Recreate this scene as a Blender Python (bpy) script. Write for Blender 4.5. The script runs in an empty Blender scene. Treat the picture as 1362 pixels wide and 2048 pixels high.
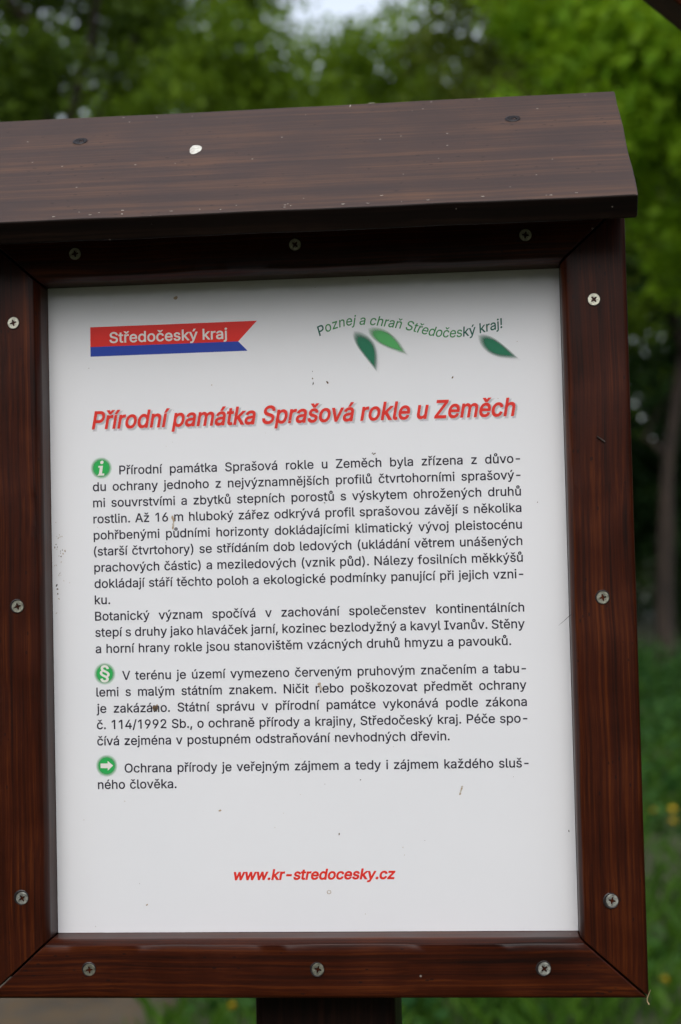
import bpy, math, random
import numpy as np
from mathutils import Vector, Matrix
from mathutils.geometry import tessellate_polygon, delaunay_2d_cdt

SC = bpy.context.scene
COL = SC.collection
rad = math.radians
Z0 = 1.30                                   # height of the panel's centre above the ground

# ------------------------------------------------------------------ camera
cam = bpy.data.cameras.new("camera")
camo = bpy.data.objects.new("camera", cam)
COL.objects.link(camo)
SC.camera = camo
cam.sensor_fit = 'VERTICAL'
cam.sensor_height = 23.6
cam.sensor_width = 15.7
cam.lens = 36.875
cam.clip_start = 0.01
cam.clip_end = 500
camo.matrix_world = Matrix(((0.99587931, 0.02697331, 0.08658435, 0.09730984),
                            (0.08759219, -0.03873966, -0.99540286, -0.88967836),
                            (-0.02349506, 0.99888522, -0.04094267, Z0 + 0.01343135),
                            (0, 0, 0, 1)))
cam.dof.use_dof = True
cam.dof.focus_distance = 0.885
cam.dof.aperture_fstop = 5.2

# ------------------------------------------------------------------ sky, sun, exposure
wd = bpy.data.worlds.new("World")
SC.world = wd
wd.use_nodes = True
nt = wd.node_tree
bg = nt.nodes["Background"]
sky = nt.nodes.new("ShaderNodeTexSky")
sky.sky_type = 'NISHITA'
sky.sun_disc = False
SUN_EL, SUN_AZ = rad(45), rad(182)
sky.sun_elevation = SUN_EL
sky.sun_rotation = SUN_AZ
sky.air_density = 1.0
sky.dust_density = 2.0
sky.ozone_density = 1.0
hsv = nt.nodes.new("ShaderNodeHueSaturation")
hsv.inputs["Saturation"].default_value = 0.40      # overcast: hardly any blue left
nt.links.new(sky.outputs[0], hsv.inputs["Color"])
nt.links.new(hsv.outputs[0], bg.inputs["Color"])
bg.inputs["Strength"].default_value = 0.15

sl = bpy.data.lights.new("sun", 'SUN')
sl.energy = 0.6
sl.angle = rad(50)
sl.color = (1.0, 0.97, 0.93)
so = bpy.data.objects.new("sun", sl)
COL.objects.link(so)
sd = Vector((math.sin(SUN_AZ) * math.cos(SUN_EL), math.cos(SUN_AZ) * math.cos(SUN_EL), math.sin(SUN_EL)))
so.rotation_euler = (-sd).to_track_quat('-Z', 'Y').to_euler()
so.location = (0, 0, 12)

SC.view_settings.view_transform = 'Standard'
SC.view_settings.look = 'None'
SC.view_settings.exposure = 0.78
SC.view_settings.gamma = 1.0
SC.cycles.max_bounces = 8
SC.cycles.transparent_max_bounces = 24
SC.cycles.use_denoising = True

# ------------------------------------------------------------------ helpers
WM = {}


def place(o, parent=None, M=None):
    """put o at world matrix M, as a child of parent"""
    M = M or Matrix.Identity(4)
    if parent is not None:
        o.parent = parent
        o.matrix_basis = WM[parent.name].inverted() @ M
    else:
        o.matrix_basis = M
    WM[o.name] = M.copy()


def tag(o, label=None, cat=None, group=None, kind=None):
    if label: o['label'] = label
    if cat: o['category'] = cat
    if group: o['group'] = group
    if kind: o['kind'] = kind
    return o


def empty(name, loc, rz=0.0):
    o = bpy.data.objects.new(name, None)
    o.empty_display_size = 0.1
    COL.objects.link(o)
    place(o, None, Matrix.Translation(loc) @ Matrix.Rotation(rz, 4, 'Z'))
    return o


def meshobj(name, V, F, mats, parent=None, M=None, midx=None, smooth=False):
    """V in WORLD coordinates; stored in the local frame M"""
    M = M or Matrix.Identity(4)
    me = bpy.data.meshes.new(name)
    A = np.asarray(V, dtype=float).reshape(-1, 3)
    Mi = np.array(M.inverted())
    A = A @ Mi[:3, :3].T + Mi[:3, 3]
    me.from_pydata(A.tolist(), [], [tuple(f) for f in F])
    if not isinstance(mats, (list, tuple)): mats = [mats]
    for m in mats: me.materials.append(m)
    if midx is not None: me.polygons.foreach_set('material_index', midx)
    if smooth: me.polygons.foreach_set('use_smooth', [True] * len(me.polygons))
    me.update()
    o = bpy.data.objects.new(name, me)
    COL.objects.link(o)
    place(o, parent, M)
    return o


def fastmesh(name, V, F, mat, parent=None, M=None, smooth=False):
    """numpy mesh with faces of equal size; V local to M"""
    me = bpy.data.meshes.new(name)
    V = np.ascontiguousarray(V, dtype=np.float32)
    F = np.ascontiguousarray(F, dtype=np.int32)
    me.vertices.add(len(V))
    me.vertices.foreach_set('co', V.ravel())
    k = F.shape[1]
    me.loops.add(F.size)
    me.loops.foreach_set('vertex_index', F.ravel())
    me.polygons.add(len(F))
    me.polygons.foreach_set('loop_start', np.arange(0, F.size, k, dtype=np.int32))
    me.polygons.foreach_set('loop_total', np.full(len(F), k, dtype=np.int32))
    if smooth: me.polygons.foreach_set('use_smooth', np.ones(len(F), dtype=bool))
    me.update(calc_edges=True)
    me.validate()
    me.materials.append(mat)
    o = bpy.data.objects.new(name, me)
    COL.objects.link(o)
    place(o, parent, M)
    return o


def bevel(o, w, seg=2, ang=50):
    b = o.modifiers.new('bevel', 'BEVEL')
    b.width = w
    b.segments = seg
    b.limit_method = 'ANGLE'
    b.angle_limit = rad(ang)
    return o


class NT:
    def __init__(s, name):
        s.m = bpy.data.materials.new(name)
        s.m.use_nodes = True
        s.t = s.m.node_tree
        s.p = s.t.nodes["Principled BSDF"]
        s.out = s.t.nodes["Material Output"]

    def n(s, typ, ins=None, **kw):
        d = s.t.nodes.new(typ)
        for k, v in kw.items(): setattr(d, k, v)
        for k, v in (ins or {}).items():
            if hasattr(v, 'links') or isinstance(v, bpy.types.NodeSocket): s.t.links.new(v, d.inputs[k])
            else: d.inputs[k].default_value = v
        return d

    def l(s, a, b): s.t.links.new(a, b)

    def ramp(s, fac, stops):
        r = s.n("ShaderNodeValToRGB")
        e = r.color_ramp.elements
        while len(e) < len(stops): e.new(0.5)
        for i, (p, c) in enumerate(stops):
            e[i].position = p
            e[i].color = (*c, 1) if len(c) == 3 else c
        s.l(fac, r.inputs[0])
        return r.outputs[0]

    def math(s, op, a, b=None, clamp=False):
        d = s.n("ShaderNodeMath", operation=op, use_clamp=clamp)
        for i, v in enumerate((a, b)):
            if v is None: continue
            if isinstance(v, bpy.types.NodeSocket): s.l(v, d.inputs[i])
            else: d.inputs[i].default_value = v
        return d.outputs[0]

    def mix(s, f, a, b, typ='MIX'):
        d = s.n("ShaderNodeMix", data_type='RGBA', blend_type=typ)
        for k, v in ((0, f), (6, a), (7, b)):
            if isinstance(v, bpy.types.NodeSocket): s.l(v, d.inputs[k])
            elif k == 0: d.inputs[0].default_value = v
            else: d.inputs[k].default_value = (*v, 1)
        return d.outputs[2]


def wood(name, dark, mid, light, rough=0.42, spec=0.4, grain=330., fleck=0.0, seed=0., bump=0.15, streak=(0.30, 0.5, 0.72)):
    """stained softwood; grain runs along the part's own X"""
    k = NT(name)
    tc = k.n("ShaderNodeTexCoord")
    oi = k.n("ShaderNodeObjectInfo")
    off = k.n("ShaderNodeCombineXYZ", {0: k.math('MULTIPLY', oi.outputs["Random"], 7.0), 1: k.math('MULTIPLY', oi.outputs["Random"], 3.0), 2: seed})
    base = k.n("ShaderNodeVectorMath", {0: tc.outputs["Object"], 1: off.outputs[0]}, operation='ADD').outputs[0]
    # a slow waviness of the grain lines
    wv = k.n("ShaderNodeTexNoise", {"Vector": base, "Scale": 9.0, "Detail": 2.0})
    wv2 = k.n("ShaderNodeVectorMath", {0: wv.outputs["Color"], 1: (0.0, 0.006, 0.006)}, operation='MULTIPLY').outputs[0]
    base2 = k.n("ShaderNodeVectorMath", {0: base, 1: wv2}, operation='ADD').outputs[0]

    def st(sx, sy, det, rg=0.6):
        m = k.n("ShaderNodeMapping", {"Vector": base2, "Scale": (sx, sy, sy)})
        return k.n("ShaderNodeTexNoise", {"Vector": m.outputs[0], "Scale": 1.0, "Detail": det, "Roughness": rg}).outputs["Fac"]
    g1 = st(3.5, grain, 4.0)
    g2 = st(1.6, grain * 0.28, 3.0)
    g3 = st(60.0, grain * 4.0, 2.0)
    bl = k.n("ShaderNodeTexNoise", {"Vector": base, "Scale": 26.0, "Detail": 4.0}).outputs["Fac"]
    f = k.math('ADD', k.math('MULTIPLY', g1, 0.45), k.math('MULTIPLY', g2, 0.40))
    f = k.math('ADD', f, k.math('MULTIPLY', g3, 0.15))
    f = k.math('ADD', f, k.math('MULTIPLY', k.math('SUBTRACT', bl, 0.5), 0.22))
    col = k.ramp(f, [(streak[0], dark), (streak[1], mid), (streak[2], light)])
    # small dark pin marks along the grain
    mp = k.n("ShaderNodeMapping", {"Vector": base, "Scale": (110., 260., 260.)})
    vo = k.n("ShaderNodeTexVoronoi", {"Vector": mp.outputs[0], "Scale": 1.0})
    pin = k.math('MULTIPLY', k.math('LESS_THAN', vo.outputs["Distance"], 0.13), k.math('GREATER_THAN', bl, 0.52))
    col = k.mix(k.math('MULTIPLY', pin, 0.7), col, (0.008, 0.004, 0.004))
    if fleck > 0:
        vo2 = k.n("ShaderNodeTexVoronoi", {"Vector": base, "Scale": 210.0})
        sp = k.n("ShaderNodeSeparateColor", {0: vo2.outputs["Color"]})
        fl = k.math('MULTIPLY', k.math('LESS_THAN', vo2.outputs["Distance"], 0.13), k.math('GREATER_THAN', sp.outputs[0], 1.0 - fleck))
        col = k.mix(k.math('MULTIPLY', fl, 0.6), col, (0.32, 0.28, 0.24))
    k.l(col, k.p.inputs["Base Color"])
    rr = k.math('ADD', k.math('MULTIPLY', bl, 0.25), rough - 0.12)
    k.l(rr, k.p.inputs["Roughness"])
    k.p.inputs["Specular IOR Level"].default_value = spec
    bp = k.n("ShaderNodeBump", {"Strength": bump, "Distance": 0.0006, "Height": f})
    k.l(bp.outputs[0], k.p.inputs["Normal"])
    return k.m


def plain(name, c, rough=0.5, spec=0.5, metal=0.0, noise=0.0, nscale=60., c2=None):
    k = NT(name)
    k.p.inputs["Base Color"].default_value = (*c, 1)
    k.p.inputs["Roughness"].default_value = rough
    k.p.inputs["Specular IOR Level"].default_value = spec
    k.p.inputs["Metallic"].default_value = metal
    if noise > 0:
        tc = k.n("ShaderNodeTexCoord")
        n = k.n("ShaderNodeTexNoise", {"Vector": tc.outputs["Object"], "Scale": nscale, "Detail": 5.0})
        c2 = c2 or tuple(v * (1 - noise) for v in c)
        k.l(k.ramp(n.outputs["Fac"], [(0.35, c2), (0.65, c)]), k.p.inputs["Base Color"])
    return k.m


def feathered(name, c):
    """printed ink whose cover fades out: 'cover' is the share of ink at each point of the print"""
    k = NT(name)
    k.p.inputs["Base Color"].default_value = (*c, 1)
    k.p.inputs["Roughness"].default_value = 0.45
    k.p.inputs["Specular IOR Level"].default_value = 0.3
    a = k.n("ShaderNodeAttribute", attribute_name="cover")
    t = k.n("ShaderNodeBsdfTransparent")
    mx = k.n("ShaderNodeMixShader", {0: a.outputs["Fac"], 1: t.outputs[0], 2: k.p.outputs[0]})
    k.l(mx.outputs[0], k.out.inputs["Surface"])
    return k.m


def leafmat(name, c1, c2, trans=0.35, rough=0.5):
    k = NT(name)
    g = k.n("ShaderNodeNewGeometry")
    col = k.ramp(g.outputs["Random Per Island"], [(0.0, c1), (1.0, c2)])
    tr = k.n("ShaderNodeBsdfTranslucent", {"Color": k.mix(0.5, col, (c2[0] * 1.3, c2[1] * 1.25, c2[2] * 0.7))})
    k.l(col, k.p.inputs["Base Color"])
    k.p.inputs["Roughness"].default_value = rough
    k.p.inputs["Specular IOR Level"].default_value = 0.15
    mx = k.n("ShaderNodeMixShader", {0: trans, 1: k.p.outputs[0], 2: tr.outputs[0]})
    k.l(mx.outputs[0], k.out.inputs["Surface"])
    return k.m


# ------------------------------------------------------------------ materials
M_FRAME = wood("stained_frame_wood", (0.0095, 0.0028, 0.0016), (0.036, 0.0064, 0.0017), (0.110, 0.0245, 0.0038), rough=0.36, spec=0.18, fleck=0.010, grain=680., streak=(0.37, 0.52, 0.71))
M_ROOF = wood("weathered_roof_wood", (0.024, 0.017, 0.016), (0.056, 0.031, 0.023), (0.165, 0.078, 0.038), rough=0.55, spec=0.5, grain=420., fleck=0.04, seed=3.0, bump=0.10, streak=(0.22, 0.5, 0.82))
M_POST = wood("dark_post_wood", (0.006, 0.003, 0.0025), (0.014, 0.005, 0.0035), (0.045, 0.014, 0.007), rough=0.5, spec=0.15, seed=5.0)
M_EDGE = wood("shaded_edge_wood", (0.004, 0.0025, 0.002), (0.0085, 0.0045, 0.0035), (0.030, 0.016, 0.010), rough=0.55, spec=0.12, seed=8.0, fleck=0.06)  # near-black wood: the shade under the roof lip is put into the colour
M_BACK = plain("backing_plywood", (0.05, 0.025, 0.014), 0.7, noise=0.4)
M_ZINC = plain("zinc_screw_metal", (0.66, 0.65, 0.52), 0.36, metal=0.55, noise=0.45, nscale=420.)
M_ZINC_WORN = plain("worn_screw_metal", (0.50, 0.50, 0.40), 0.33, metal=0.75, noise=0.6, nscale=480.)
M_ZINC_DULL = plain("tarnished_screw_metal", (0.52, 0.53, 0.47), 0.40, metal=0.55, noise=0.7, nscale=500.)
M_HOLE = plain("dark_recess", (0.012, 0.012, 0.014), 0.6)
M_CRATER = plain("bruised_wood", (0.010, 0.006, 0.006), 0.45)
M_RED = plain("red_print", (0.70, 0.030, 0.018), 0.42, 0.3)
M_RIBRED = plain("ribbon_red_print", (0.74, 0.022, 0.014), 0.42, 0.3)
M_BLUE = plain("ribbon_blue_print", (0.014, 0.050, 0.36), 0.42, 0.3)
M_CREAM = plain("pale_print", (0.78, 0.74, 0.70), 0.42, 0.3)
M_INK = plain("dark_text_print", (0.016, 0.012, 0.026), 0.45, 0.3)
M_GREEN = plain("green_text_print", (0.045, 0.25, 0.075), 0.45, 0.3)
M_TEAL = plain("dark_green_text_print", (0.006, 0.105, 0.072), 0.45, 0.3)
M_LEAFD = feathered("dark_green_feathered_print", (0.010, 0.17, 0.085))
M_LEAFL = feathered("light_green_feathered_print", (0.085, 0.42, 0.12))
M_ICON = feathered("icon_green_feathered_print", (0.022, 0.40, 0.085))
M_SHADE = feathered("grey_feathered_print", (0.22, 0.22, 0.235))
M_SPECK = plain("brown_dirt", (0.12, 0.075, 0.04), 0.8)
M_SPECKD = plain("dark_dirt", (0.05, 0.04, 0.035), 0.8)
M_SPECKP = plain("pale_dirt", (0.50, 0.45, 0.38), 0.8)
M_SPECKT = plain("tan_dirt", (0.40, 0.30, 0.20), 0.8)

kp = NT("white_panel_laminate")
tcp = kp.n("ShaderNodeTexCoord")
np1 = kp.n("ShaderNodeTexNoise", {"Vector": tcp.outputs["Object"], "Scale": 14.0, "Detail": 5.0})
np2 = kp.n("ShaderNodeTexNoise", {"Vector": tcp.outputs["Object"], "Scale": 600.0, "Detail": 2.0})
cp = kp.ramp(np1.outputs["Fac"], [(0.3, (0.755, 0.765, 0.785)), (0.7, (0.775, 0.782, 0.800))])
cp = kp.mix(kp.math('MULTIPLY', kp.math('GREATER_THAN', np2.outputs["Fac"], 0.72), 0.06), cp, (0.45, 0.40, 0.34))
kp.l(cp, kp.p.inputs["Base Color"])
kp.p.inputs["Roughness"].default_value = 0.42
kp.p.inputs["Specular IOR Level"].default_value = 0.35
M_PANEL = kp.m

# ------------------------------------------------------------------ lettering (glyph outlines, units 1/1000)
GLYPHS = {
    33: (196, [[67,160,63,509,132,509,128,160],[98,-4,81,-1,66,9,56,24,52,41,56,58,66,73,81,83,98,86,116,83,130,73,140,58,143,41,140,24,130,9,116,-1]]),
    40: (273, [[89,207,92,264,101,324,114,384,132,441,153,494,177,539,236,539,212,485,191,428,174,370,161,313,154,258,151,207,154,161,160,115,172,67,188,16,209,-38,236,-96,177,-96,139,-21,111,55,95,131]]),
    41: (273, [[37,-96,64,-37,86,18,102,69,113,116,120,162,122,207,119,258,112,313,99,370,82,428,62,485,37,539,97,539,121,494,142,441,159,384,173,323,181,264,184,207,178,130,161,53,134,-22,97,-96]]),
    44: (188, [[38,-119,68,71,137,71,84,-119]]),
    45: (453, [[337,244,337,188,114,188,114,244]]),
    46: (188, [[95,-4,78,-1,63,9,53,24,50,41,53,59,63,73,78,83,95,87,113,83,128,73,138,59,141,41,138,24,128,9,113,-1]]),
    47: (249, [[235,533,71,-76,14,-76,178,533]]),
    49: (453, [[76,0,76,55,391,55,391,0],[276,509,276,0,212,0,212,448,209,448,86,358,86,427,198,509]]),
    50: (453, [[64,0,64,47,234,229,282,282,299,305,311,327,318,348,320,371,317,397,308,419,293,436,273,449,250,457,224,460,196,457,172,447,153,433,139,413,130,390,127,362,66,362,71,405,86,442,111,473,143,496,182,511,225,516,268,511,306,497,337,474,361,445,376,411,381,372,378,345,371,318,357,290,336,259,306,223,267,180,153,60,153,57,389,57,389,0]]),
    52: (453, [[40,105,40,158,247,509,311,509,109,166,109,163,413,163,413,105],[282,0,282,121,282,146,282,318,343,318,343,0]]),
    54: (453, [[226,-7,182,-1,142,15,109,40,84,74,69,115,64,162,68,199,80,239,102,285,137,340,252,509,322,509,151,261,145,261,154,275,165,288,179,299,196,307,214,312,235,314,278,309,316,295,346,271,370,240,384,201,389,157,384,112,368,73,343,39,310,14,271,-2],[226,48,254,52,279,63,299,79,314,101,324,128,327,157,324,187,314,213,299,235,279,251,254,262,226,265,198,262,174,252,153,235,138,214,128,188,125,158,128,128,138,102,153,79,174,63,198,52]]),
    57: (453, [[226,516,271,510,310,494,343,468,368,434,384,393,389,347,385,309,373,270,350,224,315,168,200,0,130,0,301,248,307,248,299,234,287,221,273,210,257,202,238,196,218,195,175,199,137,214,106,237,83,269,68,307,64,352,69,397,85,436,110,469,143,494,182,510],[226,460,199,457,174,446,154,429,138,407,129,381,125,352,129,322,138,295,154,274,174,257,199,247,226,243,254,247,279,257,299,273,314,295,324,321,327,350,324,381,314,407,299,429,279,446,254,457]]),
    65: (480, [[16,0,201,509,276,509,463,0,395,0,287,302,264,372,232,478,245,478,213,371,191,302,85,0],[110,142,110,199,370,199,370,142]]),
    66: (456, [[60,0,60,509,241,509,289,504,329,491,359,469,381,442,394,410,398,374,395,344,387,320,373,301,356,286,336,275,315,267,315,262,339,257,363,245,385,227,402,203,414,173,418,136,413,100,400,67,377,39,344,18,301,4,247,0],[125,57,245,57,281,60,309,67,330,80,344,96,353,115,355,137,352,161,342,184,327,203,306,218,279,228,248,231,125,231],[125,285,238,285,265,288,288,296,308,309,323,326,333,348,336,372,333,393,326,412,313,429,294,442,270,449,240,452,125,452]]),
    73: (300, [[31,0,31,57,118,57,118,452,31,452,31,509,269,509,269,452,183,452,183,57,269,57,269,0]]),
    78: (523, [[60,0,60,509,136,509,343,183,363,151,388,107,414,55,405,54,401,108,399,157,399,195,399,509,463,509,463,0,387,0,202,290,177,331,148,381,108,452,119,454,122,384,124,328,125,291,125,0]]),
    79: (533, [[267,-7,225,-3,186,7,150,25,119,49,92,79,70,115,53,157,44,203,40,254,44,305,53,352,70,393,92,429,119,459,150,484,186,501,225,512,267,516,309,512,348,501,384,484,415,459,442,429,464,393,480,352,490,305,493,254,490,203,480,157,464,115,442,79,415,49,384,25,348,7,309,-3],[267,53,296,55,324,63,349,76,372,94,392,116,408,144,420,176,428,213,430,254,428,295,420,332,408,365,392,392,372,415,349,433,324,446,296,453,267,456,237,453,210,445,184,433,161,415,142,392,125,364,113,332,106,295,103,254,106,213,113,176,125,144,142,117,161,94,184,76,210,63,237,55]]),
    80: (445, [[60,0,60,509,235,509,272,506,305,499,332,487,356,471,375,452,390,430,404,391,409,348,404,304,390,265,375,243,356,223,332,207,305,195,272,188,235,186,109,186,109,242,233,242,269,246,297,256,318,272,333,294,342,319,344,348,342,376,333,402,318,423,297,439,268,449,232,452,125,452,125,0]]),
    83: (447, [[224,-9,172,-4,128,9,91,31,64,60,46,96,38,137,104,137,110,110,123,88,142,71,166,59,194,52,224,49,257,52,286,60,311,74,329,92,341,114,346,139,342,161,332,179,316,193,296,205,272,214,245,222,184,239,145,253,112,269,86,289,67,313,56,341,52,372,54,400,62,425,75,448,102,476,138,498,180,511,227,516,275,511,316,498,351,476,377,449,394,415,401,378,337,378,332,402,320,421,302,437,280,449,254,456,225,459,194,456,167,448,145,435,129,418,118,398,115,376,119,352,131,334,148,319,169,308,212,293,264,279,312,264,336,252,359,238,379,220,395,198,405,171,408,139,403,99,386,64,360,34,323,11,278,-4]]),
    86: (480, [[204,0,16,509,84,509,192,206,215,137,248,31,235,31,267,138,290,206,395,509,463,509,278,0]]),
    90: (438, [[42,0,42,46,273,385,306,431,341,476,348,454,285,452,223,452,40,452,40,509,397,509,397,462,169,129,134,81,97,33,90,54,152,57,214,57,399,57,399,0]]),
    97: (389, [[160,-9,126,-5,94,5,68,22,48,45,35,73,30,108,34,138,43,161,58,179,78,193,100,203,125,211,178,220,234,227,252,230,265,235,273,243,276,255,276,257,273,279,267,297,256,311,240,322,220,329,196,331,171,329,149,322,132,313,118,301,107,288,100,274,41,291,57,322,79,346,104,364,133,375,163,382,194,384,215,383,239,379,263,372,286,360,306,343,322,320,333,290,337,251,337,0,277,0,277,52,272,52,264,38,252,25,236,12,215,1,190,-6],[170,45,202,49,228,59,248,74,263,93,272,115,276,138,276,190,270,186,259,182,231,176,200,171,175,168,154,164,134,159,117,150,103,139,95,124,92,105,94,87,102,72,114,61,130,52,149,47]]),
    98: (424, [[229,-8,198,-5,172,4,153,17,138,31,118,59,112,59,112,0,53,0,53,509,114,509,114,319,118,319,137,346,152,360,171,373,197,381,229,384,259,382,287,374,313,361,335,342,354,320,370,293,385,245,390,189,385,133,370,84,355,57,336,34,313,16,288,3,260,-6],[220,47,253,51,279,66,301,88,316,117,325,151,328,189,325,227,316,261,301,290,280,311,253,325,220,330,188,325,161,312,140,291,125,263,116,229,113,189,116,150,125,115,140,86,162,65,188,51]]),
    99: (396, [[207,-8,174,-5,144,3,117,16,93,35,72,58,56,85,44,116,37,150,34,187,37,225,44,260,56,291,72,318,93,341,117,360,144,374,174,382,207,384,234,383,260,377,284,368,305,356,324,341,340,322,353,301,362,277,303,262,298,276,290,289,281,301,270,311,257,319,242,325,226,329,207,330,173,325,145,310,124,287,108,258,99,224,96,187,99,151,108,117,124,89,145,66,173,51,207,46,226,48,243,52,258,58,271,66,282,76,292,89,299,102,304,117,363,102,354,78,341,56,325,37,306,21,285,9,261,-1,235,-6]]),
    100: (424, [[195,-8,165,-6,137,3,111,16,89,34,70,57,55,84,39,133,34,189,39,245,55,293,70,320,89,342,112,361,137,374,165,382,196,384,228,381,253,373,272,360,287,346,306,319,311,319,311,509,372,509,372,0,313,0,313,59,307,59,287,31,272,17,252,4,227,-5],[205,47,236,51,263,65,284,86,299,115,309,150,312,189,309,229,300,263,284,291,263,312,237,325,205,330,172,325,145,311,124,290,108,261,99,227,96,189,99,151,109,117,124,88,145,66,172,51]]),
    101: (404, [[212,-8,177,-5,145,3,117,16,92,35,72,58,56,85,40,132,34,187,39,242,55,290,71,317,91,340,115,359,142,373,172,382,205,384,236,382,266,374,294,361,319,341,341,315,357,282,368,242,371,194,371,169,75,169,75,221,338,221,310,202,307,237,298,269,283,294,263,314,237,326,205,330,173,326,146,313,125,294,109,270,99,241,96,211,96,178,100,139,110,106,128,80,151,61,179,50,212,46,234,48,254,53,271,61,285,73,297,88,306,105,365,91,353,63,335,39,311,19,283,4,249,-5]]),
    102: (254, [[228,379,228,327,6,327,6,379],[81,0,81,432,84,461,96,486,113,505,135,519,161,527,187,530,207,529,222,527,243,521,227,468,215,472,195,474,171,470,154,460,145,443,142,419,142,0]]),
    103: (425, [[207,-151,168,-148,134,-140,105,-127,82,-110,64,-91,51,-69,101,-41,122,-66,136,-78,154,-88,178,-95,207,-97,236,-95,261,-87,282,-75,298,-58,308,-34,311,-6,311,68,306,68,287,41,272,28,252,16,227,8,195,5,152,10,113,27,90,43,71,65,55,90,43,120,36,154,34,191,39,246,55,293,71,320,90,342,112,361,138,374,166,382,196,384,228,382,253,373,273,360,288,346,308,319,313,319,313,379,372,379,372,-9,370,-40,363,-67,350,-90,324,-117,291,-136,251,-147],[205,59,237,63,264,75,285,95,300,121,309,154,312,193,309,231,300,264,285,291,264,312,237,325,205,330,172,325,145,312,124,290,109,262,99,229,96,193,99,155,109,123,124,96,145,76,172,63]]),
    104: (410, [[114,227,114,0,53,0,53,509,114,509,114,287,102,287,116,319,132,344,152,362,175,374,200,382,227,384,264,380,295,369,321,349,341,321,353,285,357,240,357,0,296,0,296,235,293,263,286,286,273,304,256,318,235,326,210,329,184,326,161,317,141,303,126,283,117,257]]),
    105: (167, [[53,0,53,379,114,379,114,0],[84,443,67,446,54,455,44,468,41,483,44,499,54,512,67,521,84,524,100,521,114,512,123,499,126,483,123,468,114,455,100,446]]),
    106: (167, [[53,379,114,379,114,-30,111,-63,102,-90,86,-113,65,-129,37,-139,4,-143,-10,-143,-10,-87,2,-87,25,-83,40,-72,50,-54,53,-29],[83,443,67,446,53,455,44,468,41,483,44,499,53,512,67,521,83,524,100,521,114,512,123,499,126,483,123,468,114,455,100,446]]),
    107: (381, [[110,137,110,212,121,212,284,379,360,379,184,199,177,199],[53,0,53,509,114,509,114,0],[294,0,148,186,191,229,372,0]]),
    108: (189, [[139,-2,112,0,91,8,74,20,62,37,55,59,53,84,53,509,114,509,114,99,115,77,120,62,130,54,146,52,160,53,170,54,181,3,162,-1]]),
    109: (610, [[53,0,53,379,112,379,112,295,108,295,118,323,132,346,151,363,172,376,195,384,219,386,245,383,268,375,287,361,309,331,321,295,312,295,322,321,337,343,357,361,381,375,407,383,437,386,468,383,497,372,522,354,541,328,553,296,557,255,557,0,496,0,496,254,493,279,485,298,473,313,447,326,419,330,395,328,374,320,358,307,345,290,338,270,335,247,335,0,274,0,274,260,272,280,265,297,253,311,229,326,199,330,178,328,158,320,140,307,126,289,117,266,114,238,114,0]]),
    110: (410, [[114,227,114,0,53,0,53,379,112,379,112,287,102,287,116,319,132,344,152,362,175,374,200,382,227,384,264,380,295,369,321,349,341,321,353,285,357,240,357,0,296,0,296,235,293,263,286,286,273,304,256,318,235,326,210,329,184,326,161,317,141,303,126,283,117,257]]),
    111: (415, [[207,-8,174,-5,144,3,117,16,93,35,72,58,56,85,44,116,37,150,34,187,37,225,44,260,56,291,72,318,93,341,117,360,144,374,174,382,207,384,241,382,271,374,299,360,323,341,343,318,359,291,371,260,379,225,381,187,379,150,371,116,359,85,343,58,323,35,299,16,271,3,241,-5],[207,46,242,51,270,66,292,89,307,117,316,151,319,187,316,224,307,258,292,287,270,310,242,325,207,330,173,325,145,310,124,287,108,258,99,224,96,187,99,151,108,117,124,89,145,66,173,51]]),
    112: (424, [[53,-143,53,379,112,379,112,319,118,319,137,346,152,360,171,373,197,381,229,384,259,382,287,374,313,361,335,342,354,320,370,293,385,245,390,189,385,133,370,84,355,57,336,34,313,16,288,3,260,-6,229,-8,198,-5,173,4,153,17,138,31,118,59,114,59,114,-143],[220,47,253,51,279,66,301,88,316,117,325,151,328,189,325,227,316,261,301,290,280,311,253,325,220,330,188,325,161,312,140,291,125,263,116,229,113,189,116,150,125,115,140,86,162,65,188,51]]),
    114: (259, [[53,0,53,379,112,379,112,321,115,321,130,347,152,367,181,380,213,385,229,384,243,384,243,322,230,324,207,326,182,323,159,315,140,301,126,284,117,262,114,237,114,0]]),
    115: (365, [[182,-8,145,-5,112,3,84,18,62,38,45,63,36,94,94,107,105,79,124,60,150,49,181,45,217,50,244,62,262,81,268,103,265,121,254,136,237,147,212,155,149,170,104,186,72,208,58,227,50,249,47,274,51,305,65,332,87,354,115,370,149,381,187,384,223,381,254,372,279,358,299,339,314,316,324,290,268,277,258,298,243,316,219,328,187,333,156,329,131,317,114,299,109,277,112,258,124,243,144,232,172,223,229,209,275,194,306,171,320,153,328,131,331,107,326,75,312,47,290,24,260,6,223,-5]]),
    116: (227, [[204,379,204,327,6,327,6,379],[65,471,126,471,126,98,128,76,136,61,150,53,170,50,185,51,202,54,213,2,192,-3,168,-4,138,-1,113,7,92,21,77,41,68,64,65,93]]),
    117: (410, [[182,-5,146,-1,115,11,89,31,69,59,57,95,53,139,53,379,114,379,114,144,116,117,124,94,137,75,154,61,175,53,200,50,226,53,249,62,268,77,283,97,293,122,296,153,296,379,357,379,357,0,298,0,298,92,307,92,294,60,277,35,257,17,222,0]]),
    118: (389, [[163,0,17,379,84,379,165,155,187,87,206,21,184,21,203,87,224,155,305,379,371,379,226,0]]),
    119: (567, [[138,0,23,379,87,379,133,214,154,137,175,41,165,41,186,135,206,214,252,379,316,379,362,214,382,136,402,41,391,41,413,135,434,214,480,379,545,379,429,0,368,0,319,172,305,225,291,280,277,338,291,338,277,280,263,225,248,172,199,0]]),
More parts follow.
